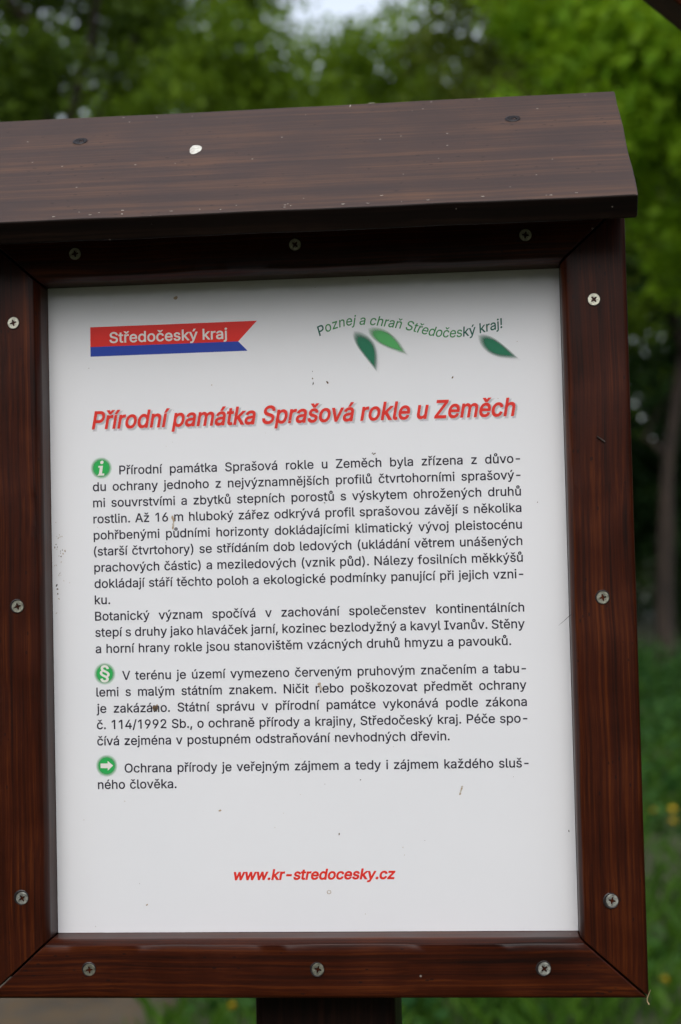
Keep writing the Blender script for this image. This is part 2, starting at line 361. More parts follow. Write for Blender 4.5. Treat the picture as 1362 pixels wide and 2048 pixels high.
    121: (389, [[47,-139,61,-86,71,-87,88,-90,104,-89,118,-84,130,-74,141,-58,151,-36,163,-1,17,379,84,379,165,155,187,87,206,21,184,21,202,87,224,155,305,379,371,379,204,-58,191,-85,177,-107,159,-124,139,-136,117,-143,91,-145,65,-143]]),
    122: (380, [[42,0,42,46,254,320,254,323,48,323,48,379,333,379,333,331,126,60,126,56,339,56,339,0]]),
    167: (395, [[191,-103,155,-100,124,-90,99,-75,79,-53,65,-27,55,4,111,17,121,-11,137,-32,160,-46,192,-51,221,-47,243,-37,258,-20,263,4,261,21,254,36,245,47,234,57,210,72,113,128,93,142,75,159,60,177,49,196,43,217,40,237,43,257,50,277,61,295,76,310,95,320,117,324,118,326,99,345,84,364,76,386,73,411,77,441,89,466,108,487,134,503,164,512,199,516,234,512,263,503,286,487,305,466,320,439,330,407,278,395,266,424,251,445,231,459,201,463,172,459,150,448,136,431,132,409,134,392,140,378,150,366,161,356,186,340,282,283,303,269,321,252,335,234,346,215,352,196,354,176,352,155,344,136,333,118,317,104,299,94,278,89,277,87,291,75,303,62,312,48,318,34,322,18,323,2,319,-28,306,-54,287,-75,260,-90,228,-100],[235,119,247,116,261,118,275,124,288,136,297,152,300,172,298,186,294,198,288,210,279,221,267,231,253,240,156,296,144,299,130,297,117,290,105,278,98,262,95,242,96,229,100,216,107,204,116,193,128,183,143,173]]),
    225: (389, [[160,-9,126,-5,94,5,68,22,48,45,35,73,30,108,34,138,43,161,58,179,78,193,100,203,125,211,178,220,234,227,252,230,265,235,273,243,276,255,276,257,273,279,267,297,256,311,240,322,220,329,196,331,171,329,149,322,132,313,118,301,107,288,100,274,41,291,57,322,79,346,104,364,133,375,163,382,194,384,215,383,239,379,263,372,286,360,306,343,322,320,333,290,337,251,337,0,277,0,277,52,272,52,264,38,252,25,236,12,215,1,190,-6],[170,45,202,49,228,59,248,74,263,93,272,115,276,138,276,190,270,186,259,182,231,176,200,171,175,168,154,164,134,159,117,150,103,139,95,124,92,105,94,87,102,72,114,61,130,52,149,47],[162,429,210,529,278,529,212,429]]),
    233: (404, [[212,-8,177,-5,145,3,117,16,92,35,72,58,56,85,40,132,34,187,39,242,55,290,71,317,91,340,115,359,142,373,172,382,205,384,236,382,266,374,294,361,319,341,341,315,357,282,368,242,371,194,371,169,75,169,75,221,338,221,310,202,307,237,298,269,283,294,263,314,237,326,205,330,173,326,146,313,125,294,109,270,99,241,96,211,96,178,100,139,110,106,128,80,151,61,179,50,212,46,234,48,254,53,271,61,285,73,297,88,306,105,365,91,353,63,335,39,311,19,283,4,249,-5],[177,429,225,529,293,529,227,429]]),
    237: (167, [[53,0,53,379,114,379,114,0],[57,429,104,529,173,529,107,429]]),
    250: (410, [[182,-5,146,-1,115,11,89,31,69,59,57,95,53,139,53,379,114,379,114,144,116,117,124,94,137,75,154,61,175,53,200,50,226,53,249,62,268,77,283,97,293,122,296,153,296,379,357,379,357,0,298,0,298,92,307,92,294,60,277,35,257,17,222,0],[178,429,226,529,294,529,228,429]]),
    253: (389, [[47,-139,61,-86,71,-87,88,-90,104,-89,118,-84,130,-74,141,-58,151,-36,163,-1,17,379,84,379,165,155,187,87,206,21,184,21,202,87,224,155,305,379,371,379,204,-58,191,-85,177,-107,159,-124,139,-136,117,-143,91,-145,65,-143],[168,429,215,529,284,529,218,429]]),
    269: (396, [[207,-8,174,-5,144,3,117,16,93,35,72,58,56,85,44,116,37,150,34,187,37,225,44,260,56,291,72,318,93,341,117,360,144,374,174,382,207,384,234,383,260,377,284,368,305,356,324,341,340,322,353,301,362,277,303,262,298,276,290,289,281,301,270,311,257,319,242,325,226,329,207,330,173,325,145,310,124,287,108,258,99,224,96,187,99,151,108,117,124,89,145,66,173,51,207,46,226,48,243,52,258,58,271,66,282,76,292,89,299,102,304,117,363,102,354,78,341,56,325,37,306,21,285,9,261,-1,235,-6],[158,529,207,469,256,529,317,529,317,526,236,435,178,435,98,526,98,529]]),
    283: (404, [[212,-8,177,-5,145,3,117,16,92,35,72,58,56,85,40,132,34,187,39,242,55,290,71,317,91,340,115,359,142,373,172,382,205,384,236,382,266,374,294,361,319,341,341,315,357,282,368,242,371,194,371,169,75,169,75,221,338,221,310,202,307,237,298,269,283,294,263,314,237,326,205,330,173,326,146,313,125,294,109,270,99,241,96,211,96,178,100,139,110,106,128,80,151,61,179,50,212,46,234,48,254,53,271,61,285,73,297,88,306,105,365,91,353,63,335,39,311,19,283,4,249,-5],[155,529,204,469,252,529,313,529,313,526,233,435,175,435,95,526,95,529]]),
    328: (410, [[114,227,114,0,53,0,53,379,112,379,112,287,102,287,116,319,132,344,152,362,175,374,200,382,227,384,264,380,295,369,321,349,341,321,353,285,357,240,357,0,296,0,296,235,293,263,286,286,273,304,256,318,235,326,210,329,184,326,161,317,141,303,126,283,117,257],[156,529,205,469,253,529,314,529,314,526,234,435,176,435,96,526,96,529]]),
    345: (259, [[53,0,53,379,112,379,112,321,115,321,130,347,152,367,181,380,213,385,229,384,243,384,243,322,230,324,207,326,182,323,159,315,140,301,126,284,117,262,114,237,114,0],[94,529,143,469,192,529,253,529,253,526,172,435,114,435,34,526,34,529]]),
    353: (365, [[182,-8,145,-5,112,3,84,18,62,38,45,63,36,94,94,107,105,79,124,60,150,49,181,45,217,50,244,62,262,81,268,103,265,121,254,136,237,147,212,155,149,170,104,186,72,208,58,227,50,249,47,274,51,305,65,332,87,354,115,370,149,381,187,384,223,381,254,372,279,358,299,339,314,316,324,290,268,277,258,298,243,316,219,328,187,333,156,329,131,317,114,299,109,277,112,258,124,243,144,232,172,223,229,209,275,194,306,171,320,153,328,131,331,107,326,75,312,47,290,24,260,6,223,-5],[137,529,186,469,235,529,296,529,296,526,215,435,157,435,77,526,77,529]]),
    367: (410, [[182,-5,146,-1,115,11,89,31,69,59,57,95,53,139,53,379,114,379,114,144,116,117,124,94,137,75,154,61,175,53,200,50,226,53,249,62,268,77,283,97,293,122,296,153,296,379,357,379,357,0,298,0,298,92,307,92,294,60,277,35,257,17,222,0],[205,404,182,407,160,416,142,429,128,447,119,467,116,490,119,512,128,532,142,550,160,563,182,572,205,575,228,572,250,563,268,550,282,532,291,512,294,490,291,467,282,447,268,429,250,416,228,407],[205,447,221,450,235,460,244,473,248,490,244,506,235,519,221,529,205,532,189,529,175,519,166,506,163,490,166,473,175,460,189,450]]),
    382: (380, [[42,0,42,46,254,320,254,323,48,323,48,379,333,379,333,331,126,60,126,56,339,56,339,0],[138,529,187,469,235,529,296,529,296,526,216,435,158,435,78,526,78,529]]),
    32: (188, []),
}
FONT = {}
for code, (adv, outlines) in GLYPHS.items():
    FONT[chr(code)] = (adv, [np.array(c, float).reshape(-1, 2) for c in outlines])


FONT['1'] = (FONT['1'][0] - 40, [FONT['1'][1][1]])        # a plain figure one, without a foot


def _clean(P):
    """drop points that nearly coincide with the one before"""
    keep = [P[0]]
    for q in P[1:]:
        if np.linalg.norm(q - keep[-1]) > 5.5: keep.append(q)
    if np.linalg.norm(keep[0] - keep[-1]) <= 5.5: keep.pop()
    return np.array(keep)


for ch in FONT: FONT[ch] = (FONT[ch][0], [_clean(c) for c in FONT[ch][1]])


def _area(P): return 0.5 * float(np.sum(P[:, 0] * np.roll(P[:, 1], -1) - np.roll(P[:, 0], -1) * P[:, 1]))


def _offset(P, d, sgn):
    if d == 0: return P
    e = np.roll(P, -1, 0) - P
    e /= np.maximum(np.linalg.norm(e, axis=1, keepdims=True), 1e-6)
    n = np.stack([e[:, 1], -e[:, 0]], 1) * sgn
    m = n + np.roll(n, 1, 0)
    l2 = np.maximum((m * m).sum(1, keepdims=True), 0.5)
    return P + m * (2.0 * d / l2)


def _winding(x, y, P):
    Q = np.roll(P, -1, 0)
    s = (Q[:, 0] - P[:, 0]) * (y - P[:, 1]) - (x - P[:, 0]) * (Q[:, 1] - P[:, 1])
    return int(np.sum((P[:, 1] <= y) & (Q[:, 1] > y) & (s > 0))) - int(np.sum((P[:, 1] > y) & (Q[:, 1] <= y) & (s < 0)))


_gc = {}


def glyph(ch, bold):
    key = (ch, bold)
    if key in _gc: return _gc[key]
    adv, cs = FONT[ch]
    V, F = [], []
    if cs:
        ar = [_area(c) for c in cs]
        main = 1 if ar[int(np.argmax(np.abs(ar)))] > 0 else -1
        oc = [_offset(c, bold, main) for c in cs]
        pts, edges = [], []
        for c in oc:
            s0, m = len(pts), len(c)
            pts += [Vector((x, y)) for x, y in c]
            edges += [(s0 + k, s0 + (k + 1) % m) for k in range(m)]
        pv, _, pf = delaunay_2d_cdt(pts, edges, [], 0, 1e-4)[:3]
        V = [(v.x, v.y, 0) for v in pv]
        for f in pf:
            x, y = sum(pv[k].x for k in f) / len(f), sum(pv[k].y for k in f) / len(f)
            if sum(_winding(x, y, c) for c in oc) != 0: F.append(tuple(f))
    r = (adv, np.array(V, float).reshape(-1, 3), F)
    _gc[key] = r
    return r


class Text:
    """collects glyphs lying on the panel (x, z on the panel, metres)"""
    def __init__(s): s.V, s.F, s.k = [], [], 0

    def add(s, ch, x, z, sx, sy, bold=0, shear=0, rot=0, y=-0.00005):
        adv, V, F = glyph(ch, bold)
        if len(V):
            X = V[:, 0] * sx + V[:, 1] * sy * shear
            Z = V[:, 1] * sy
            c, t = math.cos(rot), math.sin(rot)
            b = len(s.V)
            Y = np.full(len(V), y)
            s.V += np.stack([x + X * c - Z * t, Y, Z0 + z + X * t + Z * c], 1).tolist()
            s.F += [tuple(b + i for i in f) for f in F]
        return adv * sx

    def line(s, txt, x, z, sx, sy, gap=None, **kw):
        for ch in txt:
            if ch == ' ': x += gap if gap is not None else FONT[' '][0] * sx
            else: x += s.add(ch, x, z, sx, sy, **kw)
        return x

    def justified(s, txt, x0, x1, z, sx, sy, **kw):
        w = sum(FONT[c][0] for c in txt if c != ' ') * sx
        k = txt.count(' ')
        last = FONT[txt[-1]]
        rsb = last[0] - max(c[:, 0].max() for c in last[1])
        lsb = min(c[:, 0].min() for c in FONT[txt[0]][1])
        gap = (x1 - x0 - w + (rsb + lsb) * sx) / max(k, 1)
        s.line(txt, x0 - lsb * sx, z, sx, sy, gap, **kw)

    def build(s, name, mat, parent): return meshobj(name, s.V, s.F, mat, parent, PANEL_M)


# ------------------------------------------------------------------ the information board
board = empty("information_board", (0, 0.05, 0))
tag(board, "dark brown wooden information board with a small sloping roof and white printed text panel", "information board")
IX, IZ = 0.1450, 0.1823          # inner half sizes of the frame
OX, OZ = 0.1800, 0.2137          # outer half sizes
DF, DB = -0.020, 0.010           # front and back of the frame (y)


def rail(name, a_in, a_out, b_in, b_out, M, seed):
    """mitred moulding from corner a to corner b; profile with a planed inner edge and eased outer edge"""
    a_in, a_out, b_in, b_out = [Vector((p[0], 0, p[1] + Z0)) for p in (a_in, a_out, b_in, b_out)]
    w = 0.033
    prof = [(0, DB)]
    prof += [(0.0, DF + 0.0062), (0.00005, DF + 0.0050), (0.0008, DF + 0.0032), (0.0018, DF + 0.0014), (0.0024, DF + 0.0004), (0.0029, DF + 0.00005)]
    for k in range(1, 6): prof.append((0.0030 + (w - 0.0055) * k / 6, DF))
    for k in range(6):
        t = k / 5 * math.pi / 2
        prof.append((w - 0.0025 * (1 - math.sin(t)), DF + 0.0025 * (1 - math.cos(t))))
    prof.append((w, DB))
    rnd = random.Random(seed)
    NS = 48
    ph = [rnd.uniform(0, 6.28) for _ in range(6)]
    V, F = [], []
    ln = (b_in - a_in).length
    gp = 0.00068 / ln
    m = len(prof)
    for i in range(NS + 1):
        t = gp + (1 - 2 * gp) * i / NS
        env = min(1, 6 * t, 6 * (1 - t))
        wob = env * 0.00022 * (math.sin(t * 19 + ph[0]) + 0.4 * math.sin(t * 47 + ph[1]) + 0.5 * math.sin(t * 9 + ph[2]))
        wob2 = env * 0.00007 * (math.sin(t * 23 + ph[3]) + 0.7 * math.sin(t * 41 + ph[4]))
        p0 = a_in.lerp(b_in, t)
        p1 = a_out.lerp(b_out, t)
        for j, (u, y) in enumerate(prof):
            q = p0.lerp(p1, u / w)
            if 1 <= j <= 5:
                q = p0.lerp(p1, (u + wob * (j / 5)) / w)
            yy = y + (wob2 if 3 <= j <= 12 else 0)
            V.append((q.x, yy, q.z))
    for i in range(NS):
        for j in range(m):
            a, b = i * m + j, i * m + (j + 1) % m
            F.append((a, b, b + m, a + m))
    F.append(tuple(range(m - 1, -1, -1)))
    F.append(tuple(range(NS * m, NS * m + m)))
    o = meshobj(name, V, F, M_FRAME, board, M, smooth=False)
    import bmesh
    bm = bmesh.new()
    bm.from_mesh(o.data)
    bmesh.ops.recalc_face_normals(bm, faces=bm.faces)
    bm.to_mesh(o.data)
    bm.free()
    for p in o.data.polygons: p.use_smooth = len(p.vertices) == 4
    o.data.set_sharp_from_angle(angle=rad(40))
    bevel(o, 0.0006, 2, 60)
    return o


MH = lambda x, z: Matrix.Translation((x, 0, Z0 + z))
MVERT = lambda x, z: Matrix.Translation((x, 0, Z0 + z)) @ Matrix(((0, 0, 1, 0), (0, -1, 0, 0), (1, 0, 0, 0), (0, 0, 0, 1)))
rail_top = rail("frame_rail", (-IX, IZ), (-OX, OZ), (IX, IZ), (OX, OZ), MH(0, IZ + 0.016), 1)
rail_bot = rail("frame_rail", (-IX, -IZ), (-OX, -OZ), (IX, -IZ), (OX, -OZ), MH(0, -IZ - 0.016), 2)
stile_l = rail("frame_stile", (-IX, -IZ), (-OX, -OZ), (-IX, IZ), (-OX, OZ), MVERT(-IX - 0.017, 0), 3)
stile_r = rail("frame_stile", (IX, -IZ), (OX, -OZ), (IX, IZ), (OX, OZ), MVERT(IX + 0.017, 0), 4)


def boxv(x0, x1, y0, y1, z0, z1):
    V = [(x, y, z) for z in (z0, z1) for y in (y0, y1) for x in (x0, x1)]
    F = [(0, 2, 3, 1), (4, 5, 7, 6), (0, 1, 5, 4), (2, 6, 7, 3), (0, 4, 6, 2), (1, 3, 7, 5)]
    return V, F


V, F = boxv(-0.176, 0.176, 0.0104, 0.0190, Z0 - 0.209, Z0 + 0.209)
meshobj("backing_board", V, F, M_BACK, board, Matrix.Translation((0, 0.015, Z0)))

# post: square timber with eased corners; its top is cut to the roof's slope
SL = rad(37.753)
px0, px1, py0, py1 = -0.0370, 0.0425, 0.0194, 0.0894
RF = Vector((0, -0.060, Z0 + 0.20744))       # front top edge of the roof board
RU = Vector((0, math.cos(SL), math.sin(SL)))
RN = Vector((0, -math.sin(SL), math.cos(SL)))
RT, RL, RX, RXL = 0.0135, 0.1455, 0.1836, 0.1960
under = lambda y: RF.z + (y - RF.y) * math.tan(SL) - RT / math.cos(SL)
V = [(px0, py0, -0.3), (px1, py0, -0.3), (px1, py1, -0.3), (px0, py1, -0.3)]
zt = under(py0) - 0.0008
V += [(px0, py0, zt), (px1, py0, zt), (px1, 0.0505, under(0.0505) - 0.0008), (px0, 0.0505, under(0.0505) - 0.0008),
      (px1, py1, under(0.0505) - 0.0008), (px0, py1, under(0.0505) - 0.0008)]
F = [(0, 3, 2, 1), (0, 1, 5, 4), (1, 2, 8, 6, 5), (2, 3, 9, 8), (3, 0, 4, 7, 9), (4, 5, 6, 7), (7, 6, 8, 9)]
o = meshobj("post", V, F, M_POST, board, Matrix.Translation((0, 0.055, 0)) @ Matrix(((0, 0, 1, 0), (0, -1, 0, 0), (1, 0, 0, 0), (0, 0, 0, 1))))
bevel(o, 0.004, 3, 40)

# roof board: built as a subdivided slab so its edges can be slightly uneven
MR = Matrix((((1, 0, 0, 0)), (0, RU.y, RN.y, RF.y), (0, RU.z, RN.z, RF.z), (0, 0, 0, 1)))
rnd = random.Random(11)
NX, NYR = 40, 8
V, F = [], []
ph = [rnd.uniform(0, 6) for _ in range(6)]
for layer in (0, 1):
    for j in range(NYR + 1):
        for i in range(NX + 1):
            x = -RXL + (RX + RXL) * i / NX
            s = RL * j / NYR
            e = 0.00025 * (math.sin(x * 60 + ph[0]) + 0.6 * math.sin(x * 131 + ph[1]))
            if j == 0: s += e
            if j == NYR: s += 0.8 * e
            if i in (0, NX): x += 0.0003 * math.sin(s * 90 + ph[2])
            zz = (0.00018 * math.sin(x * 17 + ph[3]) * math.sin(s * 30)) if layer == 0 else -RT
            V.append(MR @ Vector((x, s, zz)))
n1 = (NX + 1) * (NYR + 1)
for j in range(NYR):
    for i in range(NX):
        a = j * (NX + 1) + i
        F.append((a, a + 1, a + NX + 2, a + NX + 1))
        F.append((n1 + a, n1 + a + NX + 1, n1 + a + NX + 2, n1 + a + 1))
for i in range(NX):
    F.append((i, n1 + i, n1 + i + 1, i + 1))
    a = NYR * (NX + 1) + i
    F.append((a, a + 1, n1 + a + 1, n1 + a))
for j in range(NYR):
    a = j * (NX + 1)
    F.append((a, a + NX + 1, n1 + a + NX + 1, n1 + a))
    a += NX
    F.append((a, n1 + a, n1 + a + NX + 1, a + NX + 1))
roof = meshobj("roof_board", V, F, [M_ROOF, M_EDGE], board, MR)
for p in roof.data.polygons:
    if p.normal.y < -0.9 or p.normal.z < -0.9: p.material_index = 1        # front edge and underside: shade painted in as a darker wood colour
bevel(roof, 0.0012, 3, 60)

# screws ----------------------------------------------------------------
R_H = 0.0034


def screw_mesh(name, mat, proud, crater, seed, slot_dark=True):
    """countersunk head with a cross recess; local: front is -Y"""
    rnd = random.Random(seed)
    V, F, mi = [], [], []
    N = 36
    ring = [(R_H * math.cos(2 * math.pi * k / N), R_H * math.sin(2 * math.pi * k / N)) for k in range(N)]
    a, b = 0.00042, 0.00185
    cross = []
    for q in range(4):
        c, s = math.cos(q * math.pi / 2), math.sin(q * math.pi / 2)
        for x, y in ((b, -a), (b, a), (a * 1.35, a * 1.35)):
            cross.append((x * c - y * s, x * s + y * c))
    # flat face with the cross cut out
    polys = [[Vector((x * 0.93, y * 0.93, 0)) for x, y in ring], [Vector((x, y, 0)) for x, y in reversed(cross)]]
    pts = [v for pl in polys for v in pl]
    V += [(v.x, -proud, v.y) for v in pts]
    for t in tessellate_polygon(polys): F.append(t); mi.append(0)
    b0 = len(V)
    V += [(x, -proud + 0.00035, y) for x, y in ring]
    V += [(x * 0.98, 0.0006, y * 0.98) for x, y in ring]
    for k in range(N):
        k2 = (k + 1) % N
        F.append((k, k2, b0 + k2, b0 + k)); mi.append(0)
        F.append((b0 + k, b0 + k2, b0 + N + k2, b0 + N + k)); mi.append(0)
    # recess walls and floor
    c0 = len(V)
    V += [(x * 0.8, -proud + 0.0013, y * 0.8) for x, y in cross]
    m = len(cross)
    rc = list(reversed(range(m)))
    for k in range(m):
        i1, i2 = N + k, N + (k + 1) % m
        j1, j2 = c0 + rc[k], c0 + rc[(k + 1) % m]
        F.append((i1, i2, j2, j1)); mi.append(1)
    F.append(tuple(c0 + k for k in range(m))); mi.append(1)
    # four fine star marks between the arms
    for q in range(4):
        an = math.pi / 4 + q * math.pi / 2
        d, n = (math.cos(an), math.sin(an)), (-math.sin(an), math.cos(an))
        b1 = len(V)
        for r, w in ((0.0009, 0.00010), (0.0022, 0.00006)):
            for s in (-1, 1): V.append((d[0] * r + n[0] * w * s, -proud - 0.00004, d[1] * r + n[1] * w * s))
        F.append((b1, b1 + 1, b1 + 3, b1 + 2)); mi.append(1)
    if crater > 0:      # bruised wood pressed up round the head
        b2 = len(V)
        K = 28
        for k in range(K):
            an = 2 * math.pi * k / K
            rr = R_H * (1.0 + crater * (0.55 + 0.45 * math.sin(an * 1.0 - 2.0 + rnd.uniform(-.25, .25))))
            for r, y in ((R_H * 0.985, -0.00012), (0.5 * (R_H + rr), -0.00030), (rr, -0.00003)):
                V.append((r * math.cos(an), y, r * math.sin(an)))
        for k in range(K):
            k2 = (k + 1) % K
            for j in (0, 1):
                F.append((b2 + k * 3 + j, b2 + k2 * 3 + j, b2 + k2 * 3 + j + 1, b2 + k * 3 + j + 1)); mi.append(2)
    me = bpy.data.meshes.new(name)
    me.from_pydata(V, [], F)
    for mm in (mat, M_HOLE, M_CRATER): me.materials.append(mm)
    me.polygons.foreach_set('material_index', mi)
    me.update()
    return me


SM_CLEAN = screw_mesh("screw", M_ZINC, 0.0003, 0.06, 1)
SM_WORN = screw_mesh("screw", M_ZINC_WORN, 0.0004, 0.28, 2)
SM_DULL = screw_mesh("screw", M_ZINC_DULL, 0.0004, 0.42, 3)
rnd = random.Random(5)


def screw(parent, x, z, me, tilt=4):
    o = bpy.data.objects.new("screw", me)
    COL.objects.link(o)
    M = Matrix.Translation((x, DF - rnd.uniform(0.0, 0.0003), Z0 + z)) @ Matrix.Rotation(rad(rnd.uniform(-tilt, tilt)), 4, 'X') @ Matrix.Rotation(rad(rnd.uniform(-tilt, tilt)), 4, 'Z') @ Matrix.Rotation(rnd.uniform(0, 1.5), 4, 'Y')
    place(o, parent, M)


for x in (-0.1235, 0.0, 0.1262): screw(rail_top, x, 0.1972, SM_CLEAN)
for z, m in ((0.1606, SM_CLEAN), (-0.0006, SM_WORN), (-0.1619, SM_DULL)): screw(stile_r, 0.1620, z, m)
for z, m in ((0.1598, SM_CLEAN), (0.0016, SM_WORN), (-0.1587, SM_DULL)): screw(stile_l, -0.1592, z, m)
for x, m in ((-0.1222, SM_WORN), (0.0036, SM_WORN), (0.1252, SM_DULL)): screw(rail_bot, x, -0.1978, m)
for x, s in ((-0.1299, 0.1072), (0.1231, 0.1099)):     # sunk into the roof board, dark
    me = screw_mesh("screw", M_CRATER, 0.00005, 0.55, 7)
    o = bpy.data.objects.new("screw", me)
    COL.objects.link(o)
    place(o, roof, MR @ Matrix.Translation((x, s, 0.0003)) @ Matrix.Rotation(rad(90), 4, 'X') @ Matrix.Rotation(rad(180), 4, 'X') @ Matrix.Rotation(0.5, 4, 'Y'))

# ------------------------------------------------------------------ panel and its print
PANEL_M = Matrix.Translation((0, 0, Z0))
V, F = boxv(-IX + 0.0002, IX - 0.0002, 0.0, 0.0040, Z0 - IZ + 0.0002, Z0 + IZ - 0.0002)
panel = meshobj("panel", V, F, M_PANEL, board, PANEL_M)

SX, SY = 0.00000985, 0.00000965
BODY = 11                                    # stroke gain of the body text
LM, RM = -0.1205, 0.1203
rows = [
    ("Přírodní památka Sprašová rokle u Zeměch byla zřízena z důvo-", -0.1051, RM, 0.0747),
    ("du ochrany jednoho z nejvýznamnějších profilů čtvrtohorními sprašový-", LM, RM, 0.0656),
    ("mi souvrstvími a zbytků stepních porostů s výskytem ohrožených druhů", LM, RM, 0.0565),
    ("rostlin. Až 16 m hluboký zářez odkrývá profil sprašovou závějí s několika", LM, RM, 0.0474),
    ("pohřbenými půdními horizonty dokládajícími klimatický vývoj pleistocénu", LM, RM, 0.0382),
    ("(starší čtvrtohory) se střídáním dob ledových (ukládání větrem unášených", LM, RM, 0.0291),
    ("prachových částic) a meziledových (vznik půd). Nálezy fosilních měkkýšů", LM, RM, 0.0199),
    ("dokládají stáří těchto poloh a ekologické podmínky panující při jejich vzni-", LM, RM, 0.0108),
    ("ku.", LM, -0.1112, 0.0016),
    ("Botanický význam spočívá v zachování společenstev kontinentálních", LM, RM, -0.0076),
    ("stepí s druhy jako hlaváček jarní, kozinec bezlodyžný a kavyl Ivanův. Stěny", LM, RM, -0.0167),
    ("a horní hrany rokle jsou stanovištěm vzácných druhů hmyzu a pavouků.", LM, 0.1126, -0.0259),
]
rows2 = [
    ("V terénu je území vymezeno červeným pruhovým značením a tabu-", -0.1055, RM, -0.0412),
    ("lemi s malým státním znakem. Ničit nebo poškozovat předmět ochrany", LM, RM, -0.0503),
    ("je zakázáno. Státní správu v přírodní památce vykonává podle zákona", LM, RM, -0.0595),
    ("č. 114/1992 Sb., o ochraně přírody a krajiny, Středočeský kraj. Péče spo-", LM, RM, -0.0686),
    ("čívá zejména v postupném odstraňování nevhodných dřevin.", LM, 0.0774, -0.0777),
]
rows3 = [
    ("Ochrana přírody je veřejným zájmem a tedy i zájmem každého sluš-", -0.1051, RM, -0.0931),
    ("ného člověka.", LM, -0.0759, -0.1021),
]
for blk in (rows, rows2, rows3):
    t = Text()
    for txt, x0, x1, z in blk: t.justified(txt, x0, x1, z, SX, SY, bold=BODY)
    t.build("text_paragraph", M_INK, panel)


def cover(o, vals):
    a = o.data.attributes.new("cover", 'FLOAT', 'POINT')
    a.data.foreach_set('value', vals)


# heading with its grey printed shadow
HX, HY, HB, HS = 0.0000163, 0.0000190, 18, 0.19
head = "Přírodní památka Sprašová rokle u Zeměch"
w = sum(FONT[c][0] for c in head) * HX
hx = HX * (0.2396 / (w - 0.0000))
V, F, A = [], [], []
for k, (gr, al) in enumerate(((HB + 30, 0.06), (HB + 18, 0.07), (HB + 6, 0.08), (HB - 8, 0.08))):
    t = Text()
    t.line(head, -0.1213 + 0.0009, 0.1010 - 0.0009, hx, HY, bold=gr, shear=HS, y=-0.00002 - k * 0.00001)
    b = len(V)
    V += t.V
    F += [tuple(b + i for i in f) for f in t.F]
    A += [al] * len(t.V)
o = meshobj("heading_shadow", V, F, M_SHADE, panel, PANEL_M)
cover(o, A)
t = Text()
t.line(head, -0.1213, 0.1010, hx, HY, bold=HB, shear=HS, y=-0.00008)
t.build("heading_lettering", M_RED, panel)

# web address
t = Text()
url = "www.kr-stredocesky.cz"
w = sum(FONT[c][0] for c in url)
t.line(url, -0.0452, -0.1533, 0.0903 / w, 0.0000108, bold=26, shear=0.20)
t.build("web_address", M_RED, panel)

# ribbon emblem
def poly(name, pts, mat, y):
    return meshobj(name, [(x, y, Z0 + z) for x, z in pts], [tuple(range(len(pts)))], mat, panel, PANEL_M)


rb = [(-0.1205, 0.1590), (-0.0248, 0.1592), (-0.0357, 0.1479), (-0.1206, 0.1477)]
bl = [(-0.1206, 0.1477), (-0.0357, 0.1479), (-0.0305, 0.1424), (-0.1206, 0.1422)]
poly("ribbon_red_stripe", rb, M_RIBRED, -0.00004)
poly("ribbon_blue_stripe", bl, M_BLUE, -0.00004)
t = Text()
rt = "Středočeský kraj"
w = sum(FONT[c][0] for c in rt)
t.line(rt, -0.1098, 0.1497, 0.0682 / w, 0.0000116, bold=13, y=-0.00007)
t.build("ribbon_lettering", M_CREAM, panel)

# slogan on a wavy base line
path = [(10.0, 149.0), (14.6, 151.7), (18.7, 153.2), (22.9, 154.4), (28.8, 155.3), (34.2, 155.0), (40.1, 154.4), (43.7, 153.9), (47.8, 153.2), (51.4, 152.6), (55.0, 152.0),
        (60.4, 150.8), (64.0, 149.7), (66.9, 148.7), (69.5, 147.8), (73.4, 146.8), (77.4, 146.1), (81.5, 145.7), (85.1, 145.6), (88.7, 145.7), (91.8, 146.0), (95.4, 146.5),
        (100.4, 147.6), (104.0, 148.4), (107.1, 149.0), (109.8, 149.6), (114.0, 150.4), (118.0, 151.2)]
P = np.array(path) / 1000.0
for _ in range(2): P[1:-1] = 0.25 * P[:-2] + 0.5 * P[1:-1] + 0.25 * P[2:]
seg = np.concatenate([[0], np.cumsum(np.linalg.norm(np.diff(P, axis=0), axis=1))])


def along(s):
    q = np.array([np.interp(s, seg, P[:, 0]), np.interp(s, seg, P[:, 1])])
    q2 = np.array([np.interp(s + 0.004, seg, P[:, 0]), np.interp(s + 0.004, seg, P[:, 1])])
    return q, math.atan2(q2[1] - q[1], q2[0] - q[0])


slog = "Poznej a chraň Středočeský kraj!"
ws = sum(FONT[c][0] for c in slog)
ssx = (0.1055) / ws
tg, td = Text(), Text()
s = 0.0
for i, ch in enumerate(slog):
    a = FONT[ch][0] * ssx
    if ch != ' ':
        q, r = along(s)
        dark = i == 0 or i >= 24
        (td if dark else tg).add(ch, q[0], q[1], ssx, 0.0000104, bold=11 if dark else 7, shear=0.17, rot=r * 0.92)
    s += a
off = len(tg.V)
meshobj("slogan_lettering", tg.V + td.V, tg.F + [tuple(off + i for i in f) for f in td.F], [M_GREEN, M_TEAL], panel, PANEL_M, [0] * len(tg.F) + [1] * len(td.F))


